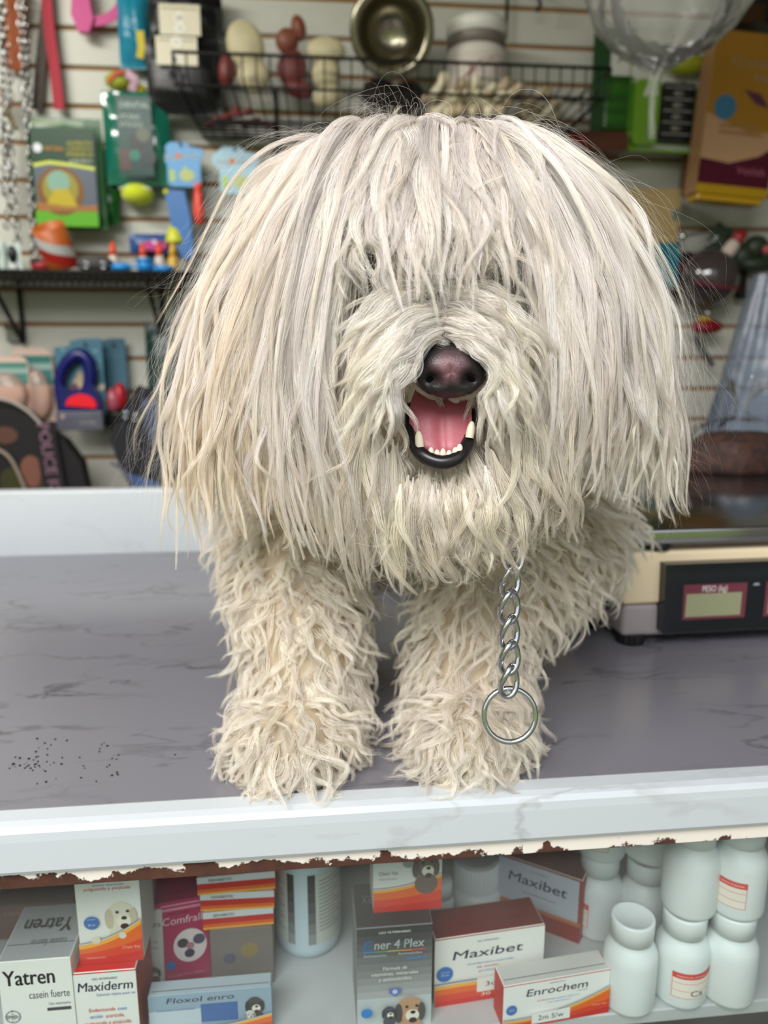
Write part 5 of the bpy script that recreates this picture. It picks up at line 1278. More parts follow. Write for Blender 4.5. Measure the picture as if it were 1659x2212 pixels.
p0 = shelf_at(356, .118); t = empty('plastic_scoop', p0, YAW, 'small flat blue dish right of the blue pot', 'dish'); mb = MB(); mb.lathe([(0, 0), (.018, 0), (.021, .011), (.019, .011), (.017, .002), (0, .002)], BL, 22); mb.build('bowl', t)
c, w, h = span(280, 505, 370, 548, .03); t = empty('toy_pouch', c, YAW, 'blue and pink printed pouch leaning on the wall behind the dropper bottles', 'pouch'); mb = MB(); mb.pouch(w, h, .018, mat('blue_pouch', srgb(52, 84, 140), .3), crumple=.002, seed=8); mb.build('package', t)
mb = MB(); f = Face(mb, w, h, -.0112); f.poly(ell(.62, .38, .30, .26), ink(196, 66, 140)); f.disc(.36, .3, .10, ink(206, 90, 150)); f.disc(.62, .56, .06, ink(214, 190, 210)); f.disc(.75, .5, .07, ink(150, 60, 120)); mb.build('printed_front', t)
c, w, h = span(-30, 530, 10, 624, .09); 
def blist(label, x0, y0, x1, y1, off):
    c, w, h = span(x0, y0, x1, y1, off); c.z = SHC.z + .0052 + h / 2; t = empty('blister_pack', c, YAW, label, 'package'); mb = MB(); mb.prism(rrect(-w / 2, -h / 2, w / 2, h / 2, .004), -.001, .001, mat('pale_green_card', srgb(190, 206, 200), .4)); mb.build('card', t)
    mb = MB(); mb.ball((0, -.004, h * .12), (w * .28, .008, h * .30), M_SBLK, 18); mb.box((0, -.004, -h * .30), (w * .45, .010, h * .2), ink(206, 210, 206), bev=.002); mb.build('tool', t)
blist('blister card with a black tool at the left end of the shelf', 12, 540, 48, 604, .08); blist('pale blister card cut by the frame at the left end of the shelf', -34, 530, 10, 604, .09)
# below the shelf: sandals in blister packs, retractable leashes, harnesses
def leash_card(label, x0, y0, x1, y1, off, col, front):
    c, w, h = span(x0, y0, x1, y1, off); t = empty('retractable_leash', c, YAW, label, 'leash', 'retractable leashes on cards')
    s = [(-.5, .40), (-.18, .42), (-.16, .47), (.12, .5), (.5, .5), (.5, -.30), (.42, -.5), (-.42, -.5), (-.5, -.3)]
    mb = MB(); mb.prism([(a * w, b * h) for a, b in s], -.001, .0015, mat('teal_card_%d' % col[0], srgb(*col), .5)); mb.build('card', t)
    NV = mat('navy_plastic', srgb(16, 20, 96), .28)
    if front:
        mb = MB(); f = Face(mb, w, h, -.0012)
        for x, z in ((.18, .88), (.86, .86), (.88, .68), (.80, .50), (.10, .62), (.30, .80)): f.disc(x, z, .035, ink(140, 170, 184))
        f.poly(ell(.52, .87, .12, .025), ink(14, 50, 56)); f.poly([(.28, .40), (.52, .40), (.56, .60), (.50, .66), (.24, .44)], ink(190, 170, 140)); f.disc(.36, .46, .09, ink(110, 76, 90)); f.band([(.78, .38), (.9, .42), (1, .44)], [(.78, .44), (.9, .49), (1, .50)], ink(200, 190, 176)); mb.build('printed_front', t)
        mb = MB(); pts = catmull(np.array([(-.40, 0, -.20), (-.40, 0, .04), (-.24, 0, .22), (.04, 0, .32), (.22, 0, .26), (.26, 0, .08), (.14, 0, -.08), (-.10, 0, -.12)]) * np.array([w, 1, h]), np.linspace(0, 1, 40))
        mb.tube([Vector(p) + Vector((0, -.016, 0)) for p in pts], [.0105 + .003 * abs(math.sin(i * .08)) for i in range(40)], NV, seg=12); mb.build('handle', t)
        mb = MB(); mb.prism([(x * w, z * h) for x, z in [(-.44, -.34), (-.42, .02), (-.30, -.02), (-.18, -.08), (.16, -.08), (.30, .02), (.44, -.14), (.48, -.40), (-.1, -.44)]], -.028, -.002, NV); mb.build('leash_case', t)
        mb = MB(); mb.prism([(x * w, z * h) for x, z in ell(.06, -.23, .32, .125, 18, -.25, math.pi)], -.034, -.026, mat('red_button', srgb(240, 22, 44), .3)); mb.build('brake_button', t)
        mb = MB(); mb.box((.0 * w, -.024, -.40 * h), (w * .98, .020, h * .21), mat('grey_blister_foot', srgb(92, 92, 104), .25), bev=.002); f = Face(mb, w, h, -.0345); f.rect(.12, .155, .80, .165, ink(130, 130, 140)); f.text('3 m 15 kg', .68, .07, .035, ink(190, 186, 186), fit=.3); f.disc(.16, .15, .05, ink(176, 150, 150)); mb.build('blister_foot', t)
    else:
        mb = MB(); mb.ball((w * .1, -.016, -h * .2), (w * .22, .016, h * .14), mat('rose_plastic', srgb(190, 96, 112), .18), 20); mb.ball((w * .30, -.01, -h * .16), (w * .2, .016, h * .16), mat('red_plastic', srgb(176, 26, 38), .35), 18); mb.box((w * .05, -.012, -h * .42), (w * .5, .016, h * .16), M_SBLK, bev=.003); mb.build('leash_case', t)
    hook((x0 + x1) / 2 + 10, y0 + 14, off, t, c)
leash_card('second teal card with a red leash, behind the navy leash', 196, 732, 276, 920, .030, (58, 104, 124), False)
leash_card('navy retractable leash with red brake button on a teal card', 124, 732, 226, 926, .070, (66, 118, 138), True)
def sandal_pack(label, x0, y0, x1, y1, off, hd):
    c, w, h = span(x0, y0, x1, y1, off); t = empty('blister_pack', c, YAW, label, 'package', 'peach packs under the shelf'); mb = MB(); mb.prism(rrect(-w / 2, -h / 2, w / 2, h / 2, .018), -.001, .001, mat('peach_card', srgb(214, 186, 170), .5)); mb.build('card', t)
    mb = MB(); f = Face(mb, w, h, -.0012); f.rect(0.02, .52, .98, .90, ink(*hd)); f.rect(.02, .72, .98, .80, ink(150, 176, 170)); mb.build('printed_front', t)
    mb = MB(); mb.ball((.1 * w, -.012, -.1 * h), (w * .36, .018, h * .34), film('blister_clear', (1, .9, .84), .7, .08, srgb(236, 200, 184), .35), 24); mb.build('blister', t)
sandal_pack('peach pack with teal header, behind the clear one below the shelf', 30, 752, 118, 918, .045, (60, 124, 116)); sandal_pack('clear peach pack with teal header, cut by the left frame edge', -60, 770, 66, 900, .07, (84, 134, 124))
c = on_wall(18, 708, .02); t = empty('shelf_hook', c, YAW, 'grey slat wall hook plate under the shelf bracket', 'hook'); mb = MB(); mb.box((.004, .01, -.012), (.026, .006, .034), M_HOOK, bev=.001, seg=1); mb.build('plate', t); mb = MB(); mb.tube([(.004, .008, 0), (.004, -.03, 0), (.004, -.034, .008)], .003, M_HOOK); mb.build('prong', t)
# harness with lettering strap, resting behind the upstand
BLK = mat('black_harness_fabric', srgb(20, 17, 18), .75, bump=.4, bscale=200)
c, w, h = span(-80, 850, 190, 1080, .14); t = empty('dog_harness', c, YAW, 'black dog harness with pale lettering down its strap, behind the counter at left', 'harness')
mb = MB(); mb.prism([(a * w, b * h) for a, b in ((-.5, .46), (-.2, .46), (.02, .36), (.2, .18), (.34, .06), (.46, -.15), (.5, -.5), (-.5, -.5))], -.02, .02, BLK); mb.build('harness_body', t)
arr = catmull(np.array([list(loc_of(x, y, .17, c)) for x, y in ((-30, 858), (20, 866), (60, 888), (90, 918))]), np.linspace(0, 1, 16))
mb = MB(); mb.tube([Vector(p) for p in arr], .0035, ink(170, 160, 150), seg=8); mb.build('piping', t)
arr = catmull(np.array([list(loc_of(x, y, .17, c)) for x, y in ((-10, 968), (16, 984), (34, 1010), (56, 1060))]), np.linspace(0, 1, 16))
mb = MB(); mb.tube([Vector(p) for p in arr], .0035, ink(150, 138, 122), seg=8); mb.build('piping', t)
mb = MB(); a_, b_ = loc_of(92, 912, .17, c), loc_of(122, 1075, .17, c); mb.strap([a_, (a_ + b_) / 2, b_], .042, .003, BLK); ang = math.atan2(b_.z - a_.z, b_.x - a_.x); mid = (a_ + b_) / 2
M = Matrix.Translation(mid + Vector((0, -.0022, 0))) @ Matrix.Rotation(-ang, 4, 'Y'); mb.text('POLICE K9', 0, -.010, .022, ink(170, 130, 150), fit=(b_ - a_).length * .96, bold=.04, M=M @ Matrix.Rotation(math.pi, 4, 'Y') if False else M); mb.build('lettering_strap', t)
mb = MB()
for x, z, rx, rz, m in ((-.12, .12, .10, .08, ink(96, 66, 56)), (.06, -.22, .09, .15, ink(126, 84, 70)), (-.10, -.32, .10, .14, ink(62, 62, 36)), (.16, -.36, .05, .12, ink(70, 64, 40))): mb.face([(a * w, b * h) for a, b in ell(x, z, rx, rz)], -.0212, m); 
mb.build('camouflage_panel', t)
c, w, h = span(236, 825, 380, 1080, .12); t = empty('dog_harness', c, YAW, 'black and blue padded harness with two metal rivets, behind the counter beside the dog', 'harness')
mb = MB(); mb.prism([(a * w, b * h) for a, b in ((.0, .46), (.3, .40), (.5, .2), (.5, -.5), (-.10, -.5), (-.32, -.22), (-.44, .02), (-.36, .16), (-.2, .18))], -.025, .02, mat('charcoal_fabric', srgb(32, 31, 36), .8, bump=.4, bscale=200)); mb.build('harness_body', t)
mb = MB(); mb.prism([(a * w, b * h) for a, b in ((.06, .36), (.34, .34), (.42, .1), (.2, -.06), (.10, .12))], -.032, -.024, mat('slate_blue_fabric', srgb(66, 76, 98), .8)); mb.prism([(a * w, b * h) for a, b in ((-.20, -.26), (.24, -.34), (.34, -.5), (.0, -.5))], -.032, -.024, mat('denim_blue_fabric', srgb(66, 94, 140), .8)); mb.build('padding', t)
mb = MB(); arr = catmull(np.array([(-.44 * w, -.03, -.16 * h), (-.26 * w, -.03, -.24 * h), (-.12 * w, -.03, -.40 * h), (-.06 * w, -.03, -.5 * h)]), np.linspace(0, 1, 14)); mb.tube([Vector(p) for p in arr], .0035, ink(104, 104, 116), seg=8); mb.build('piping', t)
for px, py in ((272, 896), (294, 901)):
    q = loc_of(px, py, .15, c); mb = MB(); mb.tube([(.0055 * math.cos(6.2832 * i / 18), 0, .0065 * math.sin(6.2832 * i / 18)) for i in range(18)], .0018, M_CHROME, closed=True, seg=8); mb.build('rivet', t, (q.x, -.034, q.z))
c, w, h = span(318, 700, 390, 900, .03); t = empty('packaged_toy', c, YAW, 'dark green pack half hidden behind the dog ear hair below the shelf', 'package'); mb = MB(); mb.pouch(w, h, .03, mat('dark_green_pack', srgb(34, 62, 56), .35), crumple=.005, seed=12); mb.build('package', t); hook(354, 702, .03, t, c)
t = strap_thing('nylon_leash', 'tan strap showing between the harnesses behind the counter', [(158, 985), (160, 1020), (160, 1070)], .11, .010, (140, 110, 86), 'leash')

# ---- upper middle: wire basket with chews, bowl and jar
BO = .19
c, w, h = span(372, 128, 1318, 262, BO); bk = empty('wire_basket', on_wall(845, 262, BO), YAW, 'long black wire basket full of chews above the dog', 'basket'); c = on_wall(845, 262, BO)
L = lambda px, py, off: loc_of(px, py, off, c)
zT, zB = L(845, 130, BO).z, L(845, 255, BO).z
x0, x1 = L(376, 195, BO).x, L(1318, 195, BO).x
xb0, xb1 = x0 + .03, x1 - .06; D = BO - .012
mb = MB()
mb.tube([(x0, 0, zT), (x1, 0, zT), (x1, D, zT), (x0, D, zT)], .0032, M_WIRE, closed=True)
mb.tube([(x0, 0, zT * .45 + zB * .55), (x1, .0, zT * .45 + zB * .55)], .0026, M_WIRE)
mb.tube([(xb0, .05, zB), (xb1, .05, zB), (xb1, D, zB), (xb0, D, zB)], .0030, M_WIRE, closed=True)
for i in range(34):
    u = i / 33; xt, xb = x0 + (x1 - x0) * u, xb0 + (xb1 - xb0) * u
    mb.tube([(xt, 0, zT), (xt, -.002, zT * .6 + zB * .4), (xb, .05, zB), (xb, D, zB)], .0016, M_WIRE, seg=6)
for k in range(1, 5): y = .05 + (D - .05) * k / 5; mb.tube([(xb0, y, zB), (xb1, y, zB)], .0018, M_WIRE, seg=6)
for s_, xe, xbe in ((-1, x0, xb0), (1, x1, xb1)):
    for k in range(4): y = D * (k + .5) / 4; mb.tube([(xe, y, zT), (xe, y, zT * .6 + zB * .4), (xbe, .05 + (D - .05) * (k + .5) / 4, zB)], .0016, M_WIRE, seg=6)
mb.build('wire_frame', bk)
for px in (592, 1100): x = L(px, 250, BO).x; mb = MB(); mb.tube([(x, D + .006, zT), (x, D + .006, zB - .05), (x + .01, D - .006, zB - .06), (x, .06, zB)], .004, M_WIRE, seg=8); mb.build('bracket', bk)
CH = mat('rawhide_cream', srgb(196, 186, 148), .5, noise=.12, nscale=40)
def in_basket(px, off, zadd=0.0): p = on_wall(px, 200, off); return Vector((p.x, p.y, c.z + zB + .004 + zadd))
def bone_mb(ln, r, m):
    mb = MB(); mb.lathe([(0, -ln / 2 - r * .2), (r * .6, -ln / 2 - r * .1), (r, -ln / 2 + r * .6), (r * .62, -ln / 2 + r * 1.8), (r * .55, 0), (r * .62, ln / 2 - r * 1.8), (r, ln / 2 - r * .6), (r * .6, ln / 2 + r * .1), (0, ln / 2 + r * .2)], m, 16)
    return mb
def chew(name, label, px, off, ln, r, tilt, yaw=0.0, m=None, group='cream chews in the wire basket', zadd=0.0):
    t = bone_mb(ln, r, m or CH).build(name, None, in_basket(px, off, ln / 2 * abs(math.cos(tilt)) + r * abs(math.sin(tilt)) + zadd)); t.rotation_euler = (0, tilt, YAW + yaw)
    return tag(t, label, 'chew', group)
rg = random.Random(21)
# bagged rawhide on the left
def chewbag(label, x0, y0, x1, y1, off, seed, shapes):
    c2, w, h = span(x0, y0, x1, y1, off); t = empty('chew_bag', c2, YAW, label, 'bag', 'clear bags of chews in the basket'); mb = MB(); mb.pouch(w, h, .045, M_FILM, crumple=.012, seed=seed); mb.build('clear_wrap', t)
    for i, (x, z, rx, rz, m, nm) in enumerate(shapes): mb = MB(); mb.ball((0, 0, 0), (rx * w, .016, rz * h), m, 22); o = mb.build(nm, t, (x * w, .0, z * h)); o.rotation_euler = (0, rg.uniform(-.4, .4), 0)
OC = mat('orange_brown_chew', srgb(128, 66, 42), .5, noise=.2, nscale=50); RB_ = mat('red_brown_chew', srgb(112, 40, 36), .5)
chewbag('clear bag with a cream rawhide egg, left in the basket', 470, 20, 605, 225, .10, 3, ((-.05, .12, .30, .27, CH, 'rawhide_chew'), (.06, -.20, .26, .18, CH, 'rawhide_chew'), (-.36, -.16, .14, .18, RB_, 'brown_chew')))
chewbag('clear bag with orange brown chews, second from the left in the basket', 575, 20, 690, 225, .06, 5, ((-.10, .16, .22, .14, OC, 'brown_chew'), (.12, .30, .14, .14, OC, 'brown_chew'), (-.02, -.12, .28, .20, RB_, 'brown_chew'), (.1, -.34, .3, .1, RB_, 'brown_chew')))
chewbag('clear bag with a pale knotted rawhide bone, left of the steel bowl', 650, 70, 755, 235, .13, 7, ((.02, .26, .40, .18, CH, 'rawhide_chew'), (.02, -.05, .30, .20, CH, 'rawhide_chew'), (.05, -.33, .34, .16, CH, 'rawhide_chew')))
# red brown sticks and dark bits in the basket
for i, (px, off) in enumerate(((480, .07), (500, .10), (520, .08), (560, .06))): chew('chew_stick', ('red brown chew stick low at the left of the basket', 'red brown chew stick behind the rawhide egg bag', 'dark red chew stick in the basket front', 'dark red chew stick under the orange chews')[i], px, off, .075, .008, 1.2 + .15 * i, rg.uniform(-.3, .3), RB_, 'red brown chew sticks')
for i in range(28):
    px = 925 + (i * 53) % 285 + rg.uniform(-8, 8); off = (.05, .085, .12, .15)[i % 4] if not 945 < px < 1108 else .168; tier = i // 14
    lab = 'small cream bone chew heaped at the right of the wire basket'
    chew('bone_chew', lab, px, off, rg.uniform(.042, .062), rg.uniform(.0095, .0135), rg.uniform(.2, 1.3), rg.uniform(-.8, .8), mat('pale_chew_%d' % (i % 2), srgb(*((232, 222, 190), (190, 172, 140))[i % 2]), .5), 'small bone chews heaped in the basket', zadd=.004 + tier * .026)
chewbag('clear bag of dark brown chews beneath the steel bowl', 775, 160, 925, 245, .05, 9, ((-.2, 0, .25, .4, mat('dark_brown_chew', srgb(52, 42, 32), .6), 'brown_chew'), (.2, -.05, .25, .38, mat('dark_brown_chew', srgb(52, 42, 32), .6), 'brown_chew')))
# stainless bowl facing out
p0 = on_wall(847, 66, .16); t = empty('steel_bowl', p0, YAW, 'stainless steel pet bowl tilted towards the front, in the basket above the dog', 'bowl')
ST = mat('stainless_bowl', srgb(150, 144, 126), .24, metal=1.0); M = Matrix.Rotation(math.pi / 2 + .28, 4, 'X')
R = span(757, 60, 940, 61, .16)[1] / 2
mb = MB(); mb.lathe([(0, -.062), (R * .2, -.061), (R * .45, -.054), (R * .62, -.036), (R * .72, -.014), (R * .78, .002), (R * .82, .006), (R * .95, .006), (R, .001), (R * .98, -.004), (R * .90, -.05), (R * .84, -.075), (0, -.075)], ST, 48, M=M); mb.build('bowl', t)
# white jar
p0 = on_wall(1028, 140, .085); t = empty('plastic_jar', Vector((p0.x, p0.y, bk.location.z + zB + .004)), YAW, 'white jar with a screw lid and a faint red picture, right of the steel bowl', 'jar')
wj = span(962, 100, 1092, 101, .12)[1]; hj = on_wall(1028, 34, .12).z - t.location.z; r = wj / 2
mb = MB(); mb.lathe([(0, 0), (r * .94, 0), (r, .006), (r, hj * .70), (r * .92, hj * .76), (0, hj * .76)], mat('jar_white', srgb(214, 208, 198), .35), 40); arc_patch(mb, r + .0005, hj * .2, hj * .66, -1.1, 1.1, ink(206, 196, 186))
M_ = ink(150, 90, 84)
vs = [(-.7, .42), (-.5, .44), (-.3, .48), (-.1, .50), (.1, .56), (.35, .60), (.36, .62), (.1, .60), (-.1, .58), (-.25, .53), (-.5, .47)]
mb.add([((r + .001) * math.sin(a), -(r + .001) * math.cos(a), hj * z) for a, z in vs], [tuple(range(len(vs)))], M_); mb.build('jar_body', t)
mb = MB(); mb.lathe([(0, hj * .75), (r * .96, hj * .75), (r * .97, hj * .84), (r * .96, hj * .86)], mat('jar_grey_band', srgb(120, 112, 104), .4), 40); mb.lathe([(r * .96, hj * .86), (r, hj * .865), (r, hj * .97), (r * .95, hj), (0, hj)], mat('jar_lid', srgb(226, 224, 214), .35), 40); mb.build('lid', t)
for px, py in ((1152, -6), (1095, -20)):
    p0 = on_wall(px, py, .01); t = empty('wall_hook', p0, YAW, 'black wire hook at the top of the slat wall, %s' % ('right of the white jar' if px > 1100 else 'above the white jar'), 'hook', None); mb = MB(); mb.tube([(0, .004, .02), (0, -.03, .0), (.004, -.04, -.03), (0, -.03, -.038)] if px > 1100 else [(0, .002, .03), (0, -.004, .0), (0, -.004, -.09)], .0035, M_WIRE); mb.build('prong', t); mb = MB(); mb.box((0, .006, .018), (.02, .004, .03), M_WIRE); mb.build('plate', t)

# ---- upper right: hanging packs
def card(name, label, cat, x0, y0, x1, y1, off, col, deco, rough=.35, th=.004, tilt=0.0, group=None, rad=.006):
    c, w, h = span(x0, y0, x1, y1, off); t = empty(name, c, YAW, label, cat, group); t.rotation_euler.y = tilt
    mb = MB(); mb.prism(rrect(-w / 2, -h / 2, w / 2, h / 2, rad), -th / 2, th / 2, mat('card_%d_%d_%d' % col, srgb(*col), rough)); mb.build('card', t)
    if deco: mb = MB(); f = Face(mb, w, h, -th / 2 - .0001); deco(f); mb.build('printed_front', t)
    return t, c, w, h
def d_dkgreen(F):
    F.rect(.42, .55, .90, .84, ink(206, 206, 200)); F.disc(.62, .70, .03, BLACK_P)
    for z in (.40, .26, .14): F.rect(.38, z, .92, z + .07, ink(60, 110, 40))
    F.rect(.38, .46, .92, .50, ink(86, 104, 44)); F.text('gel', .6, .88, .06, ink(150, 190, 120))
t, c, w, h = card('blister_pack', 'dark green pack with a pale window at the end of the basket', 'package', 1279, 62, 1368, 298, .05, (34, 70, 34), d_dkgreen)
mb = MB(); mb.box((w * .1, -.010, -h * .2), (w * .7, .018, h * .5), film('blister_green', (.7, .95, .6), .75, .08, srgb(90, 150, 70), .2), bev=.005); mb.build('blister', t)
def d_lime(F):
    F.rect(.0, .58, 1, 1, ink(206, 206, 194)); F.poly([(.72, .44), (1, .60), (1, .0), (.72, .0)], ink(126, 178, 36)); F.rect(.14, .02, .86, .07, ink(196, 206, 186))
t, c, w, h = card('clipper_pack', 'lime green card with a black tool and a glossy green knob', 'package', 1360, 80, 1534, 332, .06, (122, 172, 40), d_lime, tilt=.02)
mb = MB(); mb.prism(rrect(-w * .14, -h * .42, w * .26, h * .08, .004), -.020, -.002, mat('black_tool', srgb(26, 26, 26), .3))
for k in range(5): mb.box((.06 * w, -.021, -h * (.36 - .10 * k)), (w * .36, .003, .0025), ink(150, 150, 148)); mb.ball((.06 * w, -.020, -h * (.31 - .10 * k)), (.012, .004, .006), mat('tool_grey', srgb(120, 120, 110), .3), 12)
mb.build('tool', t)
mb = MB(); mb.ball((.08 * w, -.022, .24 * h), (w * .26, .022, h * .10), mat('green_knob', srgb(150, 160, 20), .12, coat=1), 26); mb.build('knob', t)
mb = MB(); mb.prism(rrect(-w * .46, -h * .46, -w * .16, h * .10, .01), -.018, -.002, mat('lime_blister', srgb(112, 158, 44), .2)); mb.build('blister', t)
def d_yel(F):
    F.rect(0, 0, 1, 1, ink(152, 110, 34)); F.poly([(0, 0), (1, 0), (1, .42), (.6, .40), (0, .50)], ink(176, 140, 104)); F.text('Control', .60, .80, .055, ink(190, 166, 130), fit=.72, bold=.03); F.text('total', .72, .72, .05, ink(190, 166, 130), fit=.3, bold=.03)
    F.disc(.24, .54, .15, ink(60, 110, 140)); F.poly([(.46, .66), (.70, .64), (.84, .56), (.64, .58)], ink(84, 50, 62)); F.rect(.2, .38, .8, .40, ink(150, 112, 76)); F.rect(.2, .42, .7, .44, ink(150, 112, 76))
    F.band([(0, .0), (.4, .0), (.8, .0), (1, .0)], [(0, .22), (.4, .20), (.8, .26), (1, .33)], ink(74, 16, 34)); F.text('Vetlab', .72, .14, .05, ink(150, 90, 104), fit=.4); F.rect(0, 0, 1, .06, ink(168, 132, 20))
t, c, w, h = card('medicine_box', 'tall yellow and maroon box hanging in the upper right corner', 'box', 1512, 84, 1668, 432, .125, (150, 112, 76), d_yel, th=.05, tilt=.07, rad=.001)
mb = MB(); mb.box((0, .0, -h / 2 - .006), (w * .92, .046, .012), mat('yellow_base', srgb(186, 146, 24), .2), bev=.003); mb.build('base_tray', t)
card('carton_box', 'plain brown cardboard back panel behind the yellow box', 'box', 1486, 100, 1600, 420, .02, (126, 98, 70), None, th=.012, tilt=.05, rad=.001)
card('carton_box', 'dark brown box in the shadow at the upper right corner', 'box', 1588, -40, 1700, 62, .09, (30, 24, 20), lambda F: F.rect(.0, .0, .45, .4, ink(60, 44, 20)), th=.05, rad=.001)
card('carton_box', 'flat red brown box lying under the dark green pack', 'box', 1216, 292, 1345, 330, .05, (88, 44, 24), lambda F: F.rect(.02, .2, .3, .8, ink(120, 40, 34)), th=.06, rad=.001)
card('carton_box', 'small white carton at the right end below the basket', 'box', 1120, 270, 1216, 334, .03, (196, 196, 182), None, th=.03, rad=.002)
card('cardboard_tag', 'tan cardboard piece above the dog on the right', 'card', 1238, 336, 1304, 400, .02, (168, 150, 104), None, th=.004)
card('carton_box', 'tan carton with a small teal mark, right behind the dog head', 'box', 1340, 412, 1456, 528, .05, (168, 146, 98), lambda F: (F.rect(.88, .42, .98, .62, ink(84, 110, 112)), F.rect(0, .18, 1, .2, ink(140, 112, 74))), th=.05, rad=.001)
card('carton_box', 'teal box under the tan carton, right behind the dog head', 'box', 1390, 527, 1454, 620, .05, (10, 108, 122), None, th=.05, rad=.001)
# clear bag hanging from above, tied at the neck
nk = on_wall(1412, 178, .42); t = empty('plastic_bag', nk, YAW, 'big clear inflated plastic bag hanging at the top right, gathered to a neck', 'bag')
F2 = film('hanging_film', (.99, .99, .98), .86, .07, srgb(240, 240, 234), .17, bump=.8, bscale=28)
mb = MB(); vs, fs = [], []; na = 80; rg = random.Random(4); ph = [rg.uniform(0, 6.28) for _ in range(6)]
R = span(1245, 30, 1605, 31, .42)[1] / 2
prof = [(.012, -.02), (.008, .0), (.012, .012), (.035, .030), (.075, .052), (.115, .085), (.138, .125), (.145, .17), (.138, .22), (.11, .27), (.05, .30), (.004, .31)]
for j, (r, z) in enumerate(prof):
    for i in range(na):
        a = 6.2832 * i / na; k = 1 + (.05 * math.sin(9 * a + ph[0]) + .05 * math.sin(14 * a + ph[1] + j * .5) + .02 * math.sin(23 * a + j)) * (1.6 if j < 5 else .7)
        vs.append((r / .145 * R * k * math.cos(a) + .018 * (z / .12), r / .145 * R * .8 * k * math.sin(a), z))
for j in range(len(prof) - 1):
    for i in range(na): fs.append((j * na + i, j * na + (i + 1) % na, (j + 1) * na + (i + 1) % na, (j + 1) * na + i))
mb.add(vs, fs, F2, True); mb.build('clear_wrap', t)
mb = MB(); mb.ball((.02, .0, .12), (R * .7, R * .5, .08), film('inner_film', (.99, .99, .99), .78, .10, srgb(240, 240, 236), .10, bump=1.0, bscale=40), 32); mb.build('folded_filling', t)
mb = MB(); mb.tube([(0, 0, -.01), (0, 0, -.05), (.004, 0, -.085)], [.007, .005, .009], F2, seg=12); mb.build('neck_tail', t)
# right middle: toys and tools on hooks
c, w, h = span(1478, 538, 1592, 664, .07); t = empty('toy_ball', c, YAW, 'dark clear dome toy with a bright highlight, right of the dog', 'toy')
mb = MB(); mb.ball((0, 0, 0), (w / 2, w * .42, h / 2), mat('smoky_dome', srgb(64, 56, 56), .06, coat=1), 32); mb.build('dome', t); mb = MB(); mb.lathe([(w * .5, -.004), (w * .54, 0), (w * .5, .004)], mat('dome_rim', srgb(92, 82, 80), .3), 40, M=Matrix.Rotation(math.pi / 2, 4, 'X')); mb.build('rim', t)
mb = MB(); mb.strap([(-w * .5, -w * .40, -h * .10), (0, -w * .46, -h * .18), (w * .3, -w * .42, -h * .2)], .008, .003, ink(100, 40, 52)); mb.build('band', t)
c, w, h = span(1492, 684, 1562, 722, .06); t = empty('rubber_toy', c, YAW, 'dark red toy with yellow top under the smoky dome', 'toy'); mb = MB(); mb.ball((0, 0, -.003), (w / 2, .022, h * .42), mat('dark_red_rubber', srgb(126, 10, 20), .4), 24); mb.build('toy_body', t); mb = MB(); mb.ball((-w * .15, -.006, h * .34), (w * .22, .014, h * .16), ink(180, 150, 40), 16); mb.build('crown', t); mb = MB(); mb.ball((0, 0, h * .7), .006, M_CHROME, 12); mb.build('bell', t)
c = on_wall(1576, 540, .07); t = empty('spray_tube', c, YAW, 'white tube with a red cap tilted on a hook at the right', 'tube'); t.rotation_euler = (0, .62, YAW)
mb = MB(); mb.lathe([(0, -.042), (.015, -.042), (.0165, -.036), (.0150, .010), (.013, .020), (0, .020)], mat('tube_white', srgb(206, 190, 176), .2), 24); mb.build('tube_body', t); mb = MB(); mb.lathe([(0, .019), (.0135, .019), (.0125, .045), (0, .046)], mat('tube_red', srgb(150, 34, 34), .3), 24); mb.build('cap', t)
c, w, h = span(1528, 486, 1580, 548, .05); t = empty('blister_pack', c, YAW, 'dark green glossy pack behind the white tube', 'package'); t.rotation_euler.y = .45; mb = MB(); mb.pouch(w * .8, h, .02, mat('dark_green_gloss', srgb(44, 56, 44), .2), crumple=.003, seed=15); mb.build('package', t)
c, w, h = span(1590, 500, 1680, 590, .06); t = empty('toy_bunch', c, YAW, 'dark green toy cluster with a pink bead at the right edge', 'toy'); DG = mat('dark_green_rubber', srgb(40, 52, 34), .5); mb = MB()
for x, z, a, b in ((-.3, -.1, .26, .34), (.0, .12, .3, .3), (.3, -.1, .26, .36), (0, -.3, .4, .18)): mb.ball((x * w, rg.uniform(-.01, .01), z * h), (a * w, .022, b * h), DG, 18)
mb.build('toy_body', t); mb = MB(); mb.ball((.05 * w, -.03, .02 * h), .010, ink(180, 90, 90), 16); mb.build('bead', t)
c = on_wall(1540, 492, .05); t = empty('wire_hook', c, YAW, 'long thin wire hook with a shiny ball end, right of the tan carton', 'hook'); a_ = loc_of(1474, 511, .11, c); b_ = loc_of(1560, 492, .01, c)
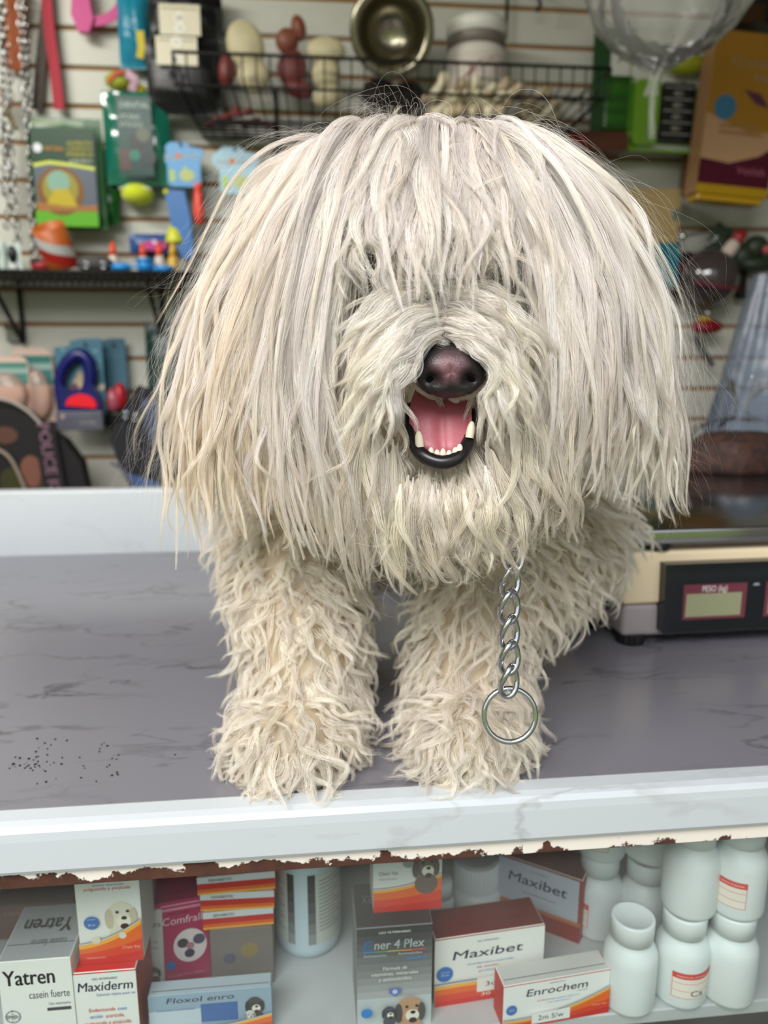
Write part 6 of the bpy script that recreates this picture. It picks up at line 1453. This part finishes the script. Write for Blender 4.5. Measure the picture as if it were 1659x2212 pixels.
mb = MB(); mb.tube([b_, (a_ + b_) / 2, a_], .0024, M_HOOK); mb.build('prong', t); mb = MB(); mb.ball(a_, .0085, M_CHROME, 18); mb.build('ball_end', t)
c = on_wall(1600, 636, .03); t = empty('blister_pack', c, YAW, 'black backed small pack beside the smoky dome', 'package'); w, h = .018, .10; mb = MB(); mb.prism(rrect(-w / 2, -.01, w / 2, h * .6, .003), -.006, .006, M_SBLK); mb.build('card', t); mb = MB(); mb.prism(rrect(w / 2, .0, w / 2 + .045, .045, .003), -.003, .003, ink(150, 146, 136)); mb.build('blister', t)
c, w, h = span(1446, 545, 1500, 640, .04); t = empty('packaged_toy', c, YAW, 'black and red packaged toy between the teal box and the dome', 'package'); mb = MB(); mb.pouch(w, h, .02, mat('black_red_pack', srgb(34, 24, 24), .3), crumple=.004, seed=19); mb.build('package', t); mb = MB(); mb.strap([(-w * .4, -.016, .01), (w * .3, -.016, .012)], .014, .003, ink(104, 36, 34)); mb.build('band', t)
t_ = strap_thing('pen_tool', 'thin dark tool hanging below the red toy', [(1500, 728), (1515, 752), (1540, 790)], .05, .010, (70, 72, 76), 'tool', thick=.008)
# tall blue grey clear bag standing behind the scale at the right edge
c, w, h = span(1545, 600, 1760, 1060, .42); t = empty('plastic_bag', c, YAW, 'tall blue grey clear bag standing behind the scale at the right edge', 'bag')
mb = MB(); vs, fs = [], []; na, nb = 60, 26; rg = random.Random(8); ph = [rg.uniform(0, 6.28) for _ in range(5)]
for j in range(nb + 1):
    v = j / nb; R = w * (.62 - .42 * v ** 1.1)
    for i in range(na):
        a = 6.2832 * i / na; k = 1 + .05 * math.sin(7 * a + ph[0] + v * 2) + .04 * math.sin(12 * a + ph[1] - v * 3)
        vs.append((R * k * math.cos(a), R * .7 * k * math.sin(a), (v - .5) * h))
for j in range(nb):
    for i in range(na): fs.append((j * na + i, j * na + (i + 1) % na, (j + 1) * na + (i + 1) % na, (j + 1) * na + i))
mb.add(vs, fs, film('blue_film', (.80, .86, .93), .70, .16, srgb(130, 144, 168), .30, bump=.6, bscale=14), True); mb.build('clear_wrap', t)
